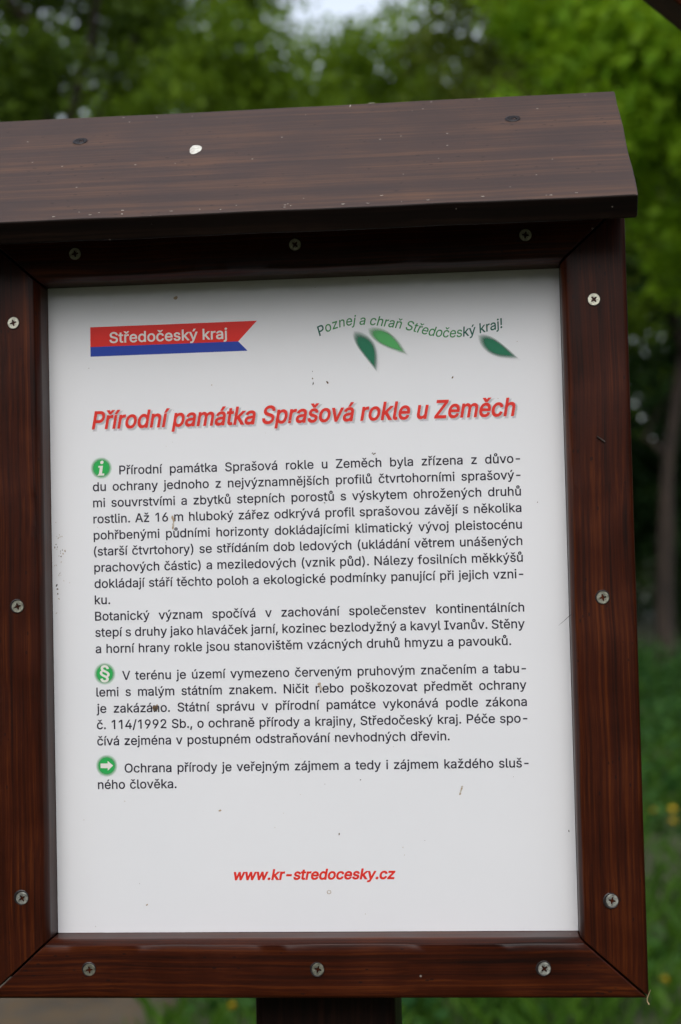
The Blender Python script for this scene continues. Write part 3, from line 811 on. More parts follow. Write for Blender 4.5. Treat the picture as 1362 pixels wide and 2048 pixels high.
def soft(name, outline, mat, fac, alphas, y):
    """a printed patch whose ink thins out towards its rim"""
    c = np.mean(outline, axis=0)
    V, F, A = [(c[0], y, Z0 + c[1])], [], [alphas[0]]
    n = len(outline)
    for f_, a_ in zip(fac, alphas):
        for p in outline:
            q = c + (np.array(p) - c) * f_
            V.append((q[0], y, Z0 + q[1]))
            A.append(a_)
    for k in range(n): F.append((0, 1 + k, 1 + (k + 1) % n))
    for r in range(len(fac) - 1):
        for k in range(n):
            k2 = (k + 1) % n
            F.append((1 + r * n + k, 1 + r * n + n + k, 1 + r * n + n + k2, 1 + r * n + k2))
    o = meshobj(name, V, F, mat, panel, PANEL_M)
    cover(o, A)
    return o


def leaf_outline(p0, p1, wid, curve):
    p0, p1 = np.array(p0), np.array(p1)
    d = p1 - p0
    L = np.linalg.norm(d)
    d = d / L
    n = np.array([-d[1], d[0]])
    up, dn = [], []
    for k in range(0, 19):
        t = k / 18
        w_ = wid * (math.sin(math.pi * min(1, t ** 0.72)) ** 0.9) if 0 < t < 1 else 0.0
        mid = p0 + d * (L * t) + n * (curve * math.sin(math.pi * t) * L)
        up.append(mid + n * w_)
        dn.append(mid - n * w_)
    return up + dn[-2:0:-1]


for p0, p1, wd_, cv, mat in (((0.0312, 0.1492), (0.0412, 0.1303), 0.0037, 0.08, M_LEAFD),
                             ((0.0398, 0.1510), (0.0572, 0.1387), 0.0034, 0.03, M_LEAFL),
                             ((0.1010, 0.1450), (0.1188, 0.1339), 0.0035, -0.05, M_LEAFD)):
    ol = leaf_outline(p0, p1, wd_, cv)
    sh = [q + np.array((0.0010, -0.0009)) for q in ol]
    soft("leaf_shadow", sh, M_SHADE, (0.6, 0.85, 1.1, 1.35), (0.22, 0.18, 0.08, 0.0), -0.00002)
    soft("leaf_emblem", ol, mat, (0.50, 0.74, 0.98, 1.26), (1.0, 0.95, 0.5, 0.0), -0.00004)

# three green icons
for (cx_, cz_), kind in (((-0.1155, 0.0786), 'i'), ((-0.1156, -0.0376), '§'), ((-0.1154, -0.0892), '>')):
    circ = [(cx_ + 0.0055 * math.cos(a), cz_ + 0.0055 * math.sin(a)) for a in np.linspace(0, 2 * math.pi, 40, endpoint=False)]
    soft("icon_disc", circ, M_ICON, (0.45, 0.72, 0.92, 1.14), (1.0, 0.95, 0.5, 0.0), -0.00004)
    if kind == '>':
        h, w_ = 0.0013, 0.0035
        pts = [(-w_, -h), (0.0006, -h), (0.0006, -2.1 * h), (w_ + 0.0002, 0.0001), (0.0006, 2.1 * h), (0.0006, h), (-w_, h)]
        meshobj("icon_symbol", [(cx_ + x, -0.00007, Z0 + cz_ + z) for x, z in pts], [tuple(range(7))], M_CREAM, panel, PANEL_M)
    elif kind == '§':
        t = Text()
        hh = FONT['§'][1]
        mn = min(c[:, 1].min() for c in hh); mx = max(c[:, 1].max() for c in hh)
        xm = (min(c[:, 0].min() for c in hh) + max(c[:, 0].max() for c in hh)) / 2
        sc_ = 0.0092 / (mx - mn)
        t.add('§', cx_ - xm * sc_ * 1.1, cz_ - (mn + mx) / 2 * sc_, sc_ * 1.1, sc_, bold=16, y=-0.00007)
        t.build("icon_symbol", M_CREAM, panel)
    else:           # an italic slab i
        sh_ = 0.16
        V, F = [], []
        def pl(pts):
            b = len(V)
            V.extend([(cx_ + x + z * sh_, -0.00007, Z0 + cz_ + z) for x, z in pts])
            F.append(tuple(range(b, b + len(pts))))
        pl([(-0.0018, 0.0013), (0.0008, 0.0013), (0.0008, -0.0031), (0.0022, -0.0031), (0.0022, -0.0043), (-0.0018, -0.0043), (-0.0012, -0.0036), (-0.0009, -0.0031), (-0.0009, 0.0003), (-0.0018, 0.0003)])
        pl([(-0.0001 + 0.00098 * math.cos(a), 0.0032 + 0.00098 * math.sin(a)) for a in np.linspace(0, 2 * math.pi, 18, endpoint=False)])
        meshobj("icon_symbol", V, F, M_CREAM, panel, PANEL_M)

# dirt on the panel
rnd = random.Random(21)
V, F, mi = [], [], []


def blot(x, z, rx, rz, rot, m, y=-0.00011):
    b = len(V)
    n = 11
    for k in range(n):
        a = 2 * math.pi * k / n
        r = rnd.uniform(0.65, 1.2)
        X, Z = rx * r * math.cos(a), rz * r * math.sin(a)
        V.append((x + X * math.cos(rot) - Z * math.sin(rot), y - 1e-6 * len(F), Z0 + z + X * math.sin(rot) + Z * math.cos(rot)))
    F.append(tuple(range(b, b + n)))
    mi.append(m)


blot(-0.0708, 0.1739, 0.0013, 0.0011, 0, 3)
blot(-0.0873, -0.0572, 0.0019, 0.0016, 0.4, 0)
blot(-0.0868, -0.0583, 0.0008, 0.0012, 0.2, 1, -0.00013)
blot(-0.0860, -0.0556, 0.0005, 0.0005, 0.2, 3, -0.00013)
for dz, mm in ((0.0, 3), (-0.0022, 2), (-0.0040, 3), (0.0016, 3)): blot(-0.0748 + rnd.uniform(-.0004, .0004), 0.0478 + dz, 0.0006, 0.0013, 0.1, mm)
for k in range(5): blot(0.0824 + 0.0006 * k * 0.5, -0.1070 + 0.0009 * k, 0.00055, 0.0008, -0.3, (3, 2, 2, 3, 2)[k])
blot(0.0066, -0.0478, 0.0010, 0.0018, 0.2, 2)
blot(0.0059, -0.0455, 0.0010, 0.0010, 0.2, 3)
for a in np.linspace(0, 5.6, 8): blot(0.0086 + 0.0010 * math.cos(a), -0.1604 + 0.0009 * math.sin(a), 0.0003, 0.0003, 0, 3)
blot(-0.0515, -0.1149, 0.0010, 0.0005, 0.3, 3)
blot(-0.0938, -0.1668, 0.0008, 0.0004, 0.6, 3)
for q in ((0.0059, 0.1254), (0.0062, 0.1225), (0.0143, 0.1229), (0.0843, 0.1233), (0.1413, -0.1281), (-0.1447 + 0.0016, 0.0343), (-0.1420, 0.0107), (-0.1424, 0.0128), (-0.1418, 0.0080), (0.0150, -0.1285)):
    blot(*q, rnd.uniform(.0003, .0006), rnd.uniform(.0004, .0010), rnd.uniform(-.5, .5), rnd.choice((0, 1)))
for q in ((0.0392, 0.0818), (0.0386, 0.0824), (0.0400, 0.0822)): blot(*q, 0.0005, 0.0003, 0.5, 0)
for k in range(26): blot(-0.1400 + rnd.gauss(0, 0.0016), 0.030 + rnd.gauss(0, 0.016), rnd.uniform(.00012, .0004), rnd.uniform(.0002, .0006), rnd.uniform(-1, 1), rnd.choice((0, 2, 3, 2)))
for k in range(64):
    r = rnd.choice((0.00012, 0.00016, 0.0002, 0.0003))
    blot(rnd.uniform(-0.142, 0.142), rnd.uniform(-0.18, 0.18), r * rnd.uniform(.7, 1.8), r, rnd.uniform(0, 3), rnd.choice((0, 1, 2, 2, 3, 2)))
tag(meshobj("dirt_specks", V, F, [M_SPECK, M_SPECKD, M_SPECKP, M_SPECKT], panel, PANEL_M, mi), kind="stuff")

# dirt and scuffs on the roof board
V, F, mi = [], [], []


def rblot(x, s, rx, rs, m):
    b = len(V)
    for k in range(9):
        a = 2 * math.pi * k / 9
        r = rnd.uniform(0.6, 1.25)
        V.append(MR @ Vector((x + rx * r * math.cos(a), s + rs * r * math.sin(a), 0.0003 + 2e-6 * len(F))))
    F.append(tuple(range(b, b + 9)))
    mi.append(m)


for k in range(20):      # scuffed lower edge
    rblot(rnd.uniform(-0.155, 0.18), 0.003 + abs(rnd.gauss(0, 0.004)), rnd.uniform(.0002, .0012), rnd.uniform(.00015, .0004), 0)
for k in range(16): rblot(rnd.uniform(-0.16, 0.18), rnd.uniform(0.005, 0.142), rnd.uniform(.0002, .0006), rnd.uniform(.0002, .0004), rnd.choice((0, 1, 1)))
rblot(0.0270, 0.142, 0.0003, 0.0022, 0)
rblot(0.0395, 0.1445, 0.0022, 0.0003, 0)
tag(meshobj("dirt_specks", V, F, [M_SPECKP, M_SPECKD], roof, MR, mi), kind="stuff")

# white dried dropping on the roof, straw, loose bristle
V, F = [], []
c = (-0.0593, 0.0863)
N = 22
rs = [0.0034 * (1 + 0.05 * math.sin(3 * a + 1) + rnd.uniform(-.04, .04)) for a in np.linspace(0, 2 * math.pi, N, endpoint=False)]
for f_, h in ((1.0, 0.0003), (0.85, 0.0006), (0.5, 0.0008)):
    for k in range(N):
        a = 2 * math.pi * k / N
        V.append(MR @ Vector((c[0] + rs[k] * f_ * math.cos(a), c[1] + 1.9 * rs[k] * f_ * math.sin(a), h + rnd.uniform(0, .0002))))
V.append(MR @ Vector((c[0], c[1], 0.0008)))
for r in (0, 1):
    for k in range(N):
        k2 = (k + 1) % N
        F.append((r * N + k, r * N + k2, r * N + N + k2, r * N + N + k))
for k in range(N): F.append((2 * N + k, 2 * N + (k + 1) % N, 3 * N))
o = meshobj("bird_dropping", V, F, plain("chalky_white", (0.72, 0.72, 0.64), 0.7, noise=0.5, nscale=500., c2=(0.5, 0.47, 0.42)), None, MR @ Matrix.Translation((c[0], c[1], 0)), smooth=True)
tag(o, "small round white dried bird dropping stuck on the sloping brown roof board", "bird dropping")


def tube(pts, r0, r1, n=6):
    V, F = [], []
    pts = [Vector(p) for p in pts]
    for i, p in enumerate(pts):
        d = (pts[min(i + 1, len(pts) - 1)] - pts[max(i - 1, 0)]).normalized()
        u = d.orthogonal().normalized() if i == 0 else (u - d * u.dot(d)).normalized()
        v = d.cross(u)
        r = r0 + (r1 - r0) * i / (len(pts) - 1)
        for k in range(n):
            a = 2 * math.pi * k / n
            V.append(p + (u * math.cos(a) + v * math.sin(a)) * r)
    for i in range(len(pts) - 1):
        for k in range(n):
            k2 = (k + 1) % n
            F.append((i * n + k, i * n + k2, i * n + n + k2, i * n + n + k))
    F.append(tuple(range(n)))
    F.append(tuple(range((len(pts) - 1) * n, len(pts) * n))[::-1])
    return V, F


V, F = tube([(0.1808, -0.0205, Z0 - 0.2090), (0.1796, -0.0208, Z0 - 0.2115), (0.1788, -0.0208, Z0 - 0.2135), (0.1789, -0.0210, Z0 - 0.2150), (0.1798, -0.0212, Z0 - 0.2165)], 0.00022, 0.00030)
tag(meshobj("dry_straw", V, F, plain("straw", (0.42, 0.30, 0.16), 0.7), None, Matrix.Translation((0.18, -0.02, Z0 - 0.213)), smooth=True),
    "tiny curled pale straw stuck on the lower right corner of the board's frame", "straw")
V, F = tube([(0.1462, -0.0160, Z0 - 0.0085), (0.1430, -0.0150, Z0 - 0.0112), (0.1405, -0.0135, Z0 - 0.0135), (0.1385, -0.0120, Z0 - 0.0152)], 0.00016, 0.00006)
tag(meshobj("bristle", V, F, plain("dark_bristle", (0.03, 0.025, 0.025), 0.6), None, Matrix.Translation((0.146, -0.016, Z0 - 0.009)), smooth=True),
    "thin dark bristle sticking out from the right frame stile over the white panel", "bristle")
V, F = tube([(0.1614, DF - 0.0006, Z0 + 0.0862), (0.1636, DF - 0.0012, Z0 + 0.0845), (0.1655, DF - 0.0006, Z0 + 0.0832)], 0.0005, 0.0004)
tag(meshobj("twig_crumb", V, F, plain("twig_crumb_brown", (0.03, 0.02, 0.015), 0.7), None, Matrix.Translation((0.163, DF, Z0 + 0.085)), smooth=True),
    "tiny dark twig crumb stuck on the right frame stile below its top screw", "twig")

# ------------------------------------------------------------------ timber gable standing just behind the board (its rafter crosses the upper right corner)
gable = empty("timber_gable", (0.95, 0.29, 0))
tag(gable, "brown stained timber gable whose slanting rafter crosses the upper right corner of the photo", "timber gable")
RY0, RY1 = 0.219, 0.264
def rafter(xa, za, xb, zb, hgt):
    a, b = Vector((xa, 0, Z0 + za)), Vector((xb, 0, Z0 + zb))
    d = (b - a).normalized()
    n = Vector((-d.z, 0, d.x))
    if n.z < 0: n = -n
    V = []
    for p in (a, b):
        for y in (RY0, RY1):
            for h in (0, hgt): V.append((p.x + n.x * h, y, p.z + n.z * h))
    F = [(0, 1, 3, 2), (4, 6, 7, 5), (0, 4, 5, 1), (2, 3, 7, 6), (0, 2, 6, 4), (1, 5, 7, 3)]
    M = Matrix(((d.x, 0, -d.z if d.x > 0 else d.z, a.x), (0, 1, 0, RY0), (d.z, 0, abs(d.x), a.z), (0, 0, 0, 1)))
    o = meshobj("rafter", V, F, M_FRAME, gable, M)
    bevel(o, 0.003, 2)


sl_ = (0.39895 - 0.42460) / (0.25087 - 0.22252)
rz = lambda x: 0.42460 + sl_ * (x - 0.22252)
rafter(-0.15, rz(-0.15), 1.00, rz(1.00), 0.085)
rafter(-0.152, rz(-0.15), -1.30, rz(-0.15) + sl_ * 1.148, 0.085)
for x in (0.92, -1.22):
    zt = Z0 + (rz(0.92) if x > 0 else rz(-0.15) + sl_ * 1.07)
    V, F = boxv(x - 0.04, x + 0.04, RY1 + 0.001, RY1 + 0.08, -0.2, zt + 0.03)
    o = meshobj("post", V, F, M_POST, gable, Matrix.Translation((x, RY1 + 0.04, 0)) @ Matrix(((0, 0, 1, 0), (0, -1, 0, 0), (1, 0, 0, 0), (0, 0, 0, 1))))
    bevel(o, 0.004, 2)

# ------------------------------------------------------------------ ground
rng = np.random.default_rng(7)


def gz(x, y):
    x = np.asarray(x, float); y = np.asarray(y, float)
    return 0.05 * np.sin(x * 0.55 + 1.3) * np.sin(y * 0.41) + 0.03 * np.sin(x * 1.7 + y * 1.1) + np.clip((np.abs(y) - 26) * 0.03, 0, 3.0) - 0.02


def smooth_ground(x, y):
    r = np.sqrt(np.asarray(x, float) ** 2 + np.asarray(y, float) ** 2)
    return gz(x, y) * np.clip(r / 4.0, 0.0, 1.0) - 0.0


n = 121
t = np.linspace(-1, 1, n)
t = np.sign(t) * (np.abs(t) ** 2.2)
gx, gy = np.meshgrid(t * 150, t * 150)
V = np.stack([gx, gy, smooth_ground(gx, gy)], -1).reshape(-1, 3)
ii = np.arange(n * n).reshape(n, n)
F = np.stack([ii[:-1, :-1], ii[:-1, 1:], ii[1:, 1:], ii[1:, :-1]], -1).reshape(-1, 4)
k = NT("woodland_soil")
tc = k.n("ShaderNodeTexCoord")
a = k.n("ShaderNodeTexNoise", {"Vector": tc.outputs["Object"], "Scale": 2.2, "Detail": 8.0, "Roughness": 0.65})
b = k.n("ShaderNodeTexNoise", {"Vector": tc.outputs["Object"], "Scale": 28.0, "Detail": 5.0})
c1 = k.ramp(a.outputs["Fac"], [(0.35, (0.030, 0.036, 0.012)), (0.52, (0.040, 0.058, 0.014)), (0.7, (0.055, 0.048, 0.028))])
k.l(k.mix(0.35, c1, k.ramp(b.outputs["Fac"], [(0.3, (0.02, 0.018, 0.010)), (0.7, (0.08, 0.075, 0.04))])), k.p.inputs["Base Color"])
k.p.inputs["Roughness"].default_value = 0.95
k.l(k.n("ShaderNodeBump", {"Strength": 0.8, "Distance": 0.03, "Height": b.outputs["Fac"]}).outputs[0], k.p.inputs["Normal"])
tag(fastmesh("ground", V, F, k.m, smooth=True), kind="structure")

# trodden dirt path passing on the left
k = NT("path_earth")
tc = k.n("ShaderNodeTexCoord")
a = k.n("ShaderNodeTexNoise", {"Vector": tc.outputs["Object"], "Scale": 3.0, "Detail": 7.0})
b = k.n("ShaderNodeTexVoronoi", {"Vector": tc.outputs["Object"], "Scale": 26.0})
c1 = k.ramp(a.outputs["Fac"], [(0.35, (0.036, 0.027, 0.017)), (0.65, (0.090, 0.068, 0.042))])
sp = k.n("ShaderNodeSeparateColor", {0: b.outputs["Color"]})
c1 = k.mix(k.math('MULTIPLY', k.math('GREATER_THAN', sp.outputs[0], 0.72), 0.6), c1, (0.10, 0.060, 0.022))
k.l(c1, k.p.inputs["Base Color"])
k.p.inputs["Roughness"].default_value = 0.9
k.l(k.n("ShaderNodeBump", {"Strength": 0.6, "Distance": 0.02, "Height": a.outputs["Fac"]}).outputs[0], k.p.inputs["Normal"])
V, F = [], []
NS, NW = 80, 8
for i in range(NS + 1):
    y = -6 + 26 * i / NS
    cx_ = -1.95 - 0.012 * (y - 4) ** 2 * (1 if y > 4 else 0.3)
    hw = 1.10 + 0.08 * math.sin(y * 1.3)
    for j in range(NW + 1):
        x = cx_ + hw * (2 * j / NW - 1) + 0.05 * math.sin(y * 3.1 + j)
        V.append((x, y, float(smooth_ground(x, y)) + 0.012 - 0.010 * abs(2 * j / NW - 1) ** 4))
for i in range(NS):
    for j in range(NW):
        a_ = i * (NW + 1) + j
        F.append((a_, a_ + 1, a_ + NW + 2, a_ + NW + 1))
tag(meshobj("path", V, F, k.m, smooth=True), kind="structure")


def on_path(x, y):
    cx_ = -1.95 - 0.012 * (y - 4) ** 2 * np.where(y > 4, 1, 0.3)
    return np.abs(x - cx_) < 1.10


FLOWERS = ((0.996, 7.079), (0.925, 6.465), (0.577, 3.711), (0.888, 6.903), (-0.583, 3.337))


# grass blades and low broad leaves
def blades(N, ylo, yhi, half, hlo, hhi, wid, lean, seed):
    r = np.random.default_rng(seed)
    y = ylo + (yhi - ylo) * r.random(N) ** 1.5
    x = (r.random(N) * 2 - 1) * (half + 0.12 * (y - ylo)) + 0.05 * y
    # uneven growth: denser clumps
    dens = np.sin(x * 2.3 + 1.0) * np.sin(y * 1.9) + 0.6 * np.sin(x * 5.1 + y * 3.3)
    keep = (~on_path(x, y)) & (r.random(N) < 0.60 + 0.35 * dens)
    x, y, dens = x[keep], y[keep], dens[keep]
    m = len(x)
    z = smooth_ground(x, y)
    for fx, fy in FLOWERS:                     # a little room round each dandelion
        hlo_ = np.hypot(x - fx, (y - fy + 0.12) * 0.6)
        z = np.where(hlo_ < 0.16, z - 0.10, z)
    an = r.random(m) * 6.283
    h = (hlo + (hhi - hlo) * r.random(m)) * (1.0 + 0.35 * dens)
    ld = r.random(m) * 6.283
    ll = h * lean * (0.3 + r.random(m))
    c, s = np.cos(an) * wid * (0.6 + 0.8 * r.random(m)), np.sin(an) * wid * (0.6 + 0.8 * r.random(m))
    V = np.zeros((m, 4, 3))
    V[:, 0] = np.stack([x - c * .5, y - s * .5, z - 0.01], 1)
    V[:, 1] = np.stack([x + c * .5, y + s * .5, z - 0.01], 1)
    V[:, 2] = np.stack([x + c * .6 + ll * np.cos(ld) * .45, y + s * .6 + ll * np.sin(ld) * .45, z + h * .62], 1)
    V[:, 3] = np.stack([x + ll * np.cos(ld), y + ll * np.sin(ld), z + h], 1)
    return V.reshape(-1, 3), np.arange(m * 4).reshape(m, 4)


M_GRASS = leafmat("grass_green", (0.030, 0.088, 0.010), (0.088, 0.190, 0.020), 0.36)
V, F = blades(120000, 1.6, 24.0, 4.5, 0.05, 0.17, 0.012, 0.8, 3)
tag(fastmesh("grass", V, F, M_GRASS), kind="stuff")


def cloud_leaves(C, Rr, cnt, size, seed, flat=0.5, gauss=True):
    """leaf quads scattered round clump centres C (n,3) with radii Rr (n,)"""
    r = np.random.default_rng(seed)
    n = len(C)
    idx = np.repeat(np.arange(n), cnt)
    m = len(idx)
    d = r.normal(size=(m, 3))
    d /= np.linalg.norm(d, axis=1, keepdims=True)
    rr = r.random(m) ** 0.42
    P = C[idx] + d * (rr * Rr[idx])[:, None] * np.array([1, 1, 0.72])
    nrm = r.normal(size=(m, 3)) * flat + d * 0.35 + np.array([0, 0, 0.55])
    nrm /= np.linalg.norm(nrm, axis=1, keepdims=True)
    t = np.cross(nrm, r.normal(size=(m, 3)))
    t /= np.maximum(np.linalg.norm(t, axis=1, keepdims=True), 1e-6)
    b = np.cross(nrm, t)
    L = size * (0.6 + 0.8 * r.random(m))[:, None]
    W = L * (0.52 + 0.2 * r.random(m))[:, None]
    V = np.stack([P - t * L * .5, P + b * W * .5 - t * L * .05, P + t * L * .5 - nrm * L * 0.12, P - b * W * .5 - t * L * .05], 1)
    return V.reshape(-1, 3), np.arange(m * 4).reshape(m, 4)


M_WEED = leafmat("weed_green", (0.014, 0.060, 0.014), (0.060, 0.150, 0.026), 0.3)
r = np.random.default_rng(31)
N = 1500
y = 2.6 + 20 * r.random(N) ** 1.4
x = (r.random(N) * 2 - 1) * (2.6 + 0.28 * y) + 0.05 * y
kp_ = (~on_path(x, y)) & (np.sin(x * 1.6) * np.sin(y * 1.1 + 1) + 0.5 * r.random(N) > -0.1)
x, y = x[kp_], y[kp_]
hh = 0.06 + 0.16 * r.random(len(x)) * (0.6 + 0.4 * np.sin(x * 2 + y))
# taller nettle-like clumps scattered through the grass
x2 = np.concatenate([0.8 + 4.2 * r.random(230), -7 + 3.0 * r.random(40)])
y2 = 4.6 + 15 * r.random(270)
h2 = 0.14 + 0.30 * r.random(270)
x, y, hh = np.concatenate([x, x2]), np.concatenate([y, y2]), np.concatenate([hh, h2])
for fx, fy in FLOWERS:
    kp_ = ~((np.abs(x - fx) < 0.36) & (y > fy - 1.6) & (y < fy + 0.15))
    x, y, hh = x[kp_], y[kp_], hh[kp_]
V, F = cloud_leaves(np.stack([x, y, smooth_ground(x, y) + hh * 0.7], 1), hh + 0.03, np.where(hh > 0.24, 110, 26), 0.075, 32)
tag(fastmesh("low_weeds", V, F, M_WEED), kind="stuff")

# ------------------------------------------------------------------ dandelions
M_YEL = plain("dandelion_yellow", (0.62, 0.44, 0.02), 0.7)
M_STEM = plain("stem_green", (0.09, 0.16, 0.04), 0.6)
def flower_mesh():
    V, F = [], []
    r = random.Random(4)
    for ringi, (nn, L, up) in enumerate(((22, 0.020, 0.002), (18, 0.016, 0.007), (12, 0.010, 0.011))):
        for k in range(nn):
            a = 2 * math.pi * k / nn + ringi * 0.2
            d = Vector((math.cos(a), math.sin(a), 0)); n_ = Vector((-d.y, d.x, 0))
            b = len(V)
            z = 0.002 * ringi
            l = L * r.uniform(.85, 1.1)
            V += [d * 0.002 + Vector((0, 0, z)), d * l * .6 + n_ * 0.0022 + Vector((0, 0, z + up * .6)), d * l + Vector((0, 0, z + up)), d * l * .6 - n_ * 0.0022 + Vector((0, 0, z + up * .6))]
            F.append((b, b + 1, b + 2, b + 3))
    me = bpy.data.meshes.new("flower_head")
    me.from_pydata([tuple(v) for v in V], [], F)
    me.materials.append(M_YEL)
    return me


def stem_mesh():
    V, F = tube([(0, 0, -0.02), (0.003, 0.001, 0.06), (0.001, 0.002, 0.12), (0, 0, 0.16)], 0.0022, 0.0016)
    me = bpy.data.meshes.new("stem")
    me.from_pydata([tuple(v) for v in V], [], F)
    me.materials.append(M_STEM)
    return me


FM, SMm = flower_mesh(), stem_mesh()
dl = [(0.996, 7.079, "yellow dandelion in the right hand grass, upper one of the close pair beside the frame"),
      (0.925, 6.465, "yellow dandelion in the right hand grass, lower one of the close pair beside the frame"),
      (0.577, 3.711, "yellow dandelion in the grass just right of the board's lower right corner"),
      (0.888, 6.903, "dim yellow dandelion in the right hand grass, just left of the close pair"),
      (-0.583, 3.337, "yellow dandelion just below the board between the dirt path and the post")]
for i, (x, y, lab) in enumerate(dl):
    e = empty("dandelion", (x, y, float(smooth_ground(x, y))), i * 1.1)
    tag(e, lab, "flower", "dandelions in the grass")
    B = WM[e.name]
    o = bpy.data.objects.new("stem", SMm); COL.objects.link(o); place(o, e, B)
    o = bpy.data.objects.new("flower_head", FM); COL.objects.link(o)
    place(o, e, B @ Matrix.Translation((0, 0, 0.158)) @ Matrix.Rotation(rad(40), 4, 'X'))

# ------------------------------------------------------------------ trees
k = NT("tree_bark")
tc = k.n("ShaderNodeTexCoord")
mp = k.n("ShaderNodeMapping", {"Vector": tc.outputs["Object"], "Scale": (14., 14., 2.5)})
a = k.n("ShaderNodeTexNoise", {"Vector": mp.outputs[0], "Scale": 1.0, "Detail": 7.0})
k.l(k.ramp(a.outputs["Fac"], [(0.35, (0.010, 0.007, 0.005)), (0.65, (0.042, 0.027, 0.018))]), k.p.inputs["Base Color"])
k.p.inputs["Roughness"].default_value = 0.9
k.l(k.n("ShaderNodeBump", {"Strength": 0.8, "Distance": 0.03, "Height": a.outputs["Fac"]}).outputs[0], k.p.inputs["Normal"])
M_BARK = k.m


def tree(name, base, lab, cat, trunk_pts, r0, crown_c, crown_r, nclump, per, leaf, mat, seed, clump_r=0.55, group=None, hole=None, limbs=9):
    r = np.random.default_rng(seed)
    bx, by = base
    bz = float(smooth_ground(bx, by))
    root = empty(name, (bx, by, bz))
    tag(root, lab, cat, group)
    V, F = tube([(bx + p[0], by + p[1], bz + p[2]) for p in trunk_pts], r0, r0 * 0.35, 10)
    V = [tuple(v) for v in V]
    tp = [Vector((bx + p[0], by + p[1], bz + p[2])) for p in trunk_pts]
    # clump centres: filled ellipsoid with lumpy outline
    d = r.normal(size=(nclump, 3))
    d /= np.linalg.norm(d, axis=1, keepdims=True)
    C = np.array(crown_c) + d * (r.random(nclump) ** 0.45)[:, None] * np.array(crown_r) * (0.85 + 0.3 * r.random(nclump))[:, None]
    if hole is not None: C = C[~hole(C)]
    R_ = clump_r * (0.55 + 0.9 * r.random(len(C)))
    for i in r.choice(len(C), min(limbs, len(C)), replace=False):
        s = tp[int(r.integers(max(1, len(tp) - 3), len(tp)))]
        e = Vector(C[i])
        m = s.lerp(e, 0.5) + Vector(r.normal(size=3) * 0.15)
        V2, F2 = tube([s, s.lerp(m, 0.5) + Vector(r.normal(size=3) * 0.05), m, e], r0 * 0.38, r0 * 0.06, 6)
        b = len(V)
        V += [tuple(v) for v in V2]
        F += [tuple(b + q for q in f) for f in F2]
    M = Matrix.Translation((bx, by, bz))
    meshobj("trunk", V, F, M_BARK, root, M, smooth=True)
    LV, LF = cloud_leaves(C, R_, per, leaf, seed + 1)
    fastmesh("crown", LV - np.array([bx, by, bz]), LF, mat, root, M)
    return root


L_DARK = leafmat("dark_leaf", (0.026, 0.055, 0.005), (0.095, 0.155, 0.013), 0.38)
L_MID = leafmat("mid_leaf", (0.065, 0.125, 0.007), (0.160, 0.250, 0.018), 0.42)
L_OLIVE = leafmat("olive_leaf", (0.040, 0.062, 0.007), (0.110, 0.145, 0.018), 0.38)
L_BRIGHT = leafmat("bright_leaf", (0.100, 0.225, 0.008), (0.250, 0.405, 0.022), 0.49)
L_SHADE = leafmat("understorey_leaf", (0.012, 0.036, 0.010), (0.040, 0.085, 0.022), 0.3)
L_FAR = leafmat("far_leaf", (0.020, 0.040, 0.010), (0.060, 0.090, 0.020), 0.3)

tree("leafy_tree", (-3.4, 11.5), "dark leafy tree at the upper left with sky sparkling through its gaps", "tree",
     [(0, 0, -.2), (.05, 0, 1.5), (-.05, .1, 3.0), (.1, 0, 4.4), (.2, 0, 5.6)], 0.20, (-3.7, 11.2, 5.8), (2.1, 1.9, 2.8), 160, 260, 0.08, L_DARK, 101, 0.45)
tree("leafy_tree", (-2.9, 17.5), "olive green tree behind the board, left of the bright sky gap", "tree",
     [(0, 0, -.2), (.05, 0, 2.0), (-.05, .1, 4.0), (.0, 0, 5.8), (.1, 0, 7.4)], 0.20, (-2.9, 17.4, 6.6), (1.5, 1.9, 3.2), 110, 210, 0.10, L_MID, 111, 0.55)
tree("leafy_tree", (-0.6, 21.0), "lower leafy tree behind the board under the bright sky gap", "tree",
     [(0, 0, -.2), (.05, 0, 2.0), (-.05, .1, 4.0), (.0, 0, 5.8)], 0.18, (-1.5, 21.0, 5.9), (2.8, 2.0, 2.9), 210, 190, 0.12, L_MID, 121, 0.6)
tree("leafy_tree", (0.9, 18.5), "shaded olive tree behind the board, right of the bright sky gap", "tree",
     [(0, 0, -.2), (.05, 0, 2.0), (-.05, .1, 4.0), (.0, 0, 5.8), (.1, 0, 7.4)], 0.20, (0.75, 18.5, 6.6), (1.35, 1.8, 3.3), 110, 230, 0.10, L_OLIVE, 131, 0.55)
tree("leafy_tree", (2.9, 10.6), "bright yellow green tree filling the upper right, low branches beside the board", "tree",
     [(0, 0, -.2), (-.05, 0, 1.2), (-.2, .05, 2.4), (-.45, 0, 3.6), (-.7, 0, 4.8)], 0.13, (1.75, 10.6, 5.4), (1.65, 1.5, 1.9), 130, 260, 0.10, L_BRIGHT, 141, 0.42)
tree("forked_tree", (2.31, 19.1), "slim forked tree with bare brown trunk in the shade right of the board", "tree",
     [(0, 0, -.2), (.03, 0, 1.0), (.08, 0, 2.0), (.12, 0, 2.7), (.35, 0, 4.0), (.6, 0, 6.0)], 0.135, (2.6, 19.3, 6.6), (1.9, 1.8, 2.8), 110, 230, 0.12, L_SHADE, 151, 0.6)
tree("tall_tree", (-4.6, 26.0), "tall mid green tree far behind the roof, left of the bright sky gap", "tree",
     [(0, 0, -.2), (.05, 0, 2.0), (-.05, .1, 4.5), (.0, 0, 7.0), (.1, 0, 9.4)], 0.22, (-5.6, 26.0, 7.4), (3.2, 2.0, 4.4), 190, 170, 0.14, L_MID, 161, 0.75)
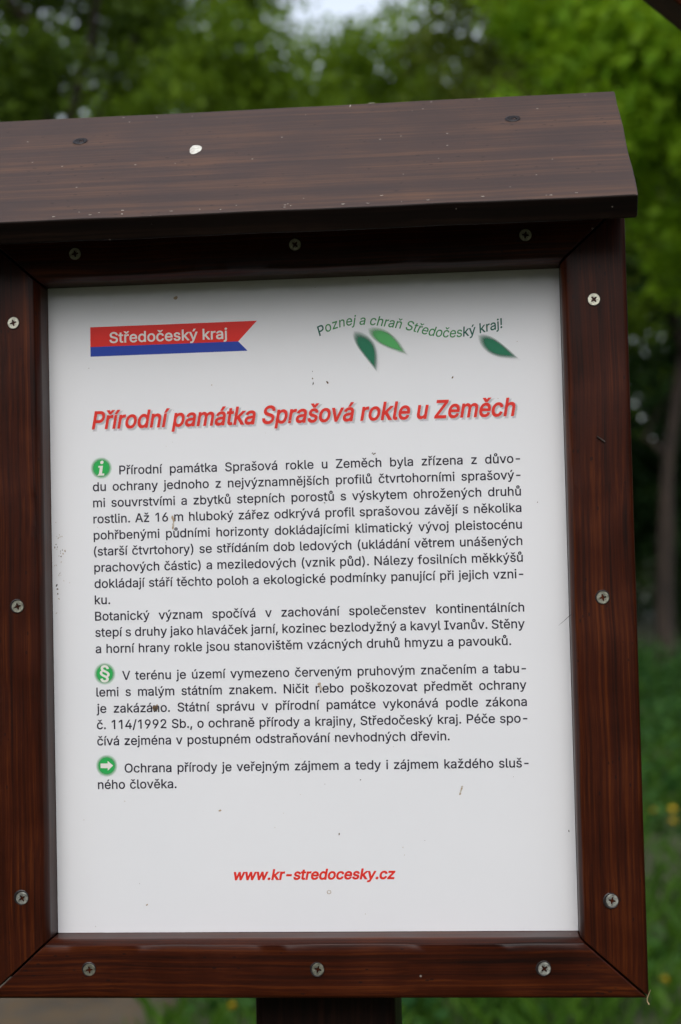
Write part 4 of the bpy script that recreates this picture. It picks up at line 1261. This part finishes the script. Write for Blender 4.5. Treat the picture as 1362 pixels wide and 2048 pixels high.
tree("tall_tree", (-1.9, 27.0), "tall tree far behind the roof whose thin top lies just under the bright sky gap", "tree",
     [(0, 0, -.2), (.05, 0, 2.0), (-.05, .1, 4.5), (.0, 0, 7.0), (.1, 0, 8.6)], 0.22, (-1.9, 27.0, 6.7), (3.2, 2.0, 3.8), 330, 190, 0.14, L_MID, 171, 0.75)
tree("tall_tree", (1.4, 26.0), "tall mid green tree far behind the roof, right of the bright sky gap", "tree",
     [(0, 0, -.2), (.05, 0, 2.0), (-.05, .1, 4.5), (.0, 0, 7.0), (.1, 0, 9.8)], 0.24, (1.3, 26.0, 7.8), (2.9, 2.0, 5.0), 260, 190, 0.14, L_MID, 181, 0.75)
V, F = [], []
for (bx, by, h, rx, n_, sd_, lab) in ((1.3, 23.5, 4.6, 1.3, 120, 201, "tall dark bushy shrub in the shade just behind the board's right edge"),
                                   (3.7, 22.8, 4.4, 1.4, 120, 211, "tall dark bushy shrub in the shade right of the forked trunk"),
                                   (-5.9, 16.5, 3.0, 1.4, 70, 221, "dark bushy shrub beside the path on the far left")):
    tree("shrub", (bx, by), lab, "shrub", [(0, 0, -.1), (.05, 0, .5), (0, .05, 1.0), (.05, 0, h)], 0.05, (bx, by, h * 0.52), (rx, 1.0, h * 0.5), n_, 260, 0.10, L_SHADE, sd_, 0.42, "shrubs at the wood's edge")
# the wood beyond: one mass
r = np.random.default_rng(77)
N = 900
X = -17 + 36 * r.random(N)
Y = 30 + 9 * r.random(N)
top = 8.6 + 1.0 * np.sin(X * 0.8) + 0.7 * np.sin(X * 2.1 + 1)
Zc = 0.2 + top * r.random(N) ** 0.9
C1 = np.stack([X, Y, Zc + smooth_ground(X, Y)], 1)
# it goes on round both sides and behind the photographer
N = 1300
A_ = rad(-250) + rad(320) * r.random(N)
D_ = 12.5 + 4 * r.random(N)
X, Y = D_ * np.cos(A_), D_ * np.sin(A_) - 1.0
Zc = 0.2 + 6.0 * r.random(N)
C2 = np.stack([X, Y, Zc + smooth_ground(X, Y)], 1)
C2 = C2[~((np.abs(X + 1.0) < 7.5) & (Y > 0))]
C = np.concatenate([C1, C2])
R2 = np.concatenate([0.9 + 0.9 * r.random(len(C1)), 1.1 + 0.9 * r.random(len(C2))])
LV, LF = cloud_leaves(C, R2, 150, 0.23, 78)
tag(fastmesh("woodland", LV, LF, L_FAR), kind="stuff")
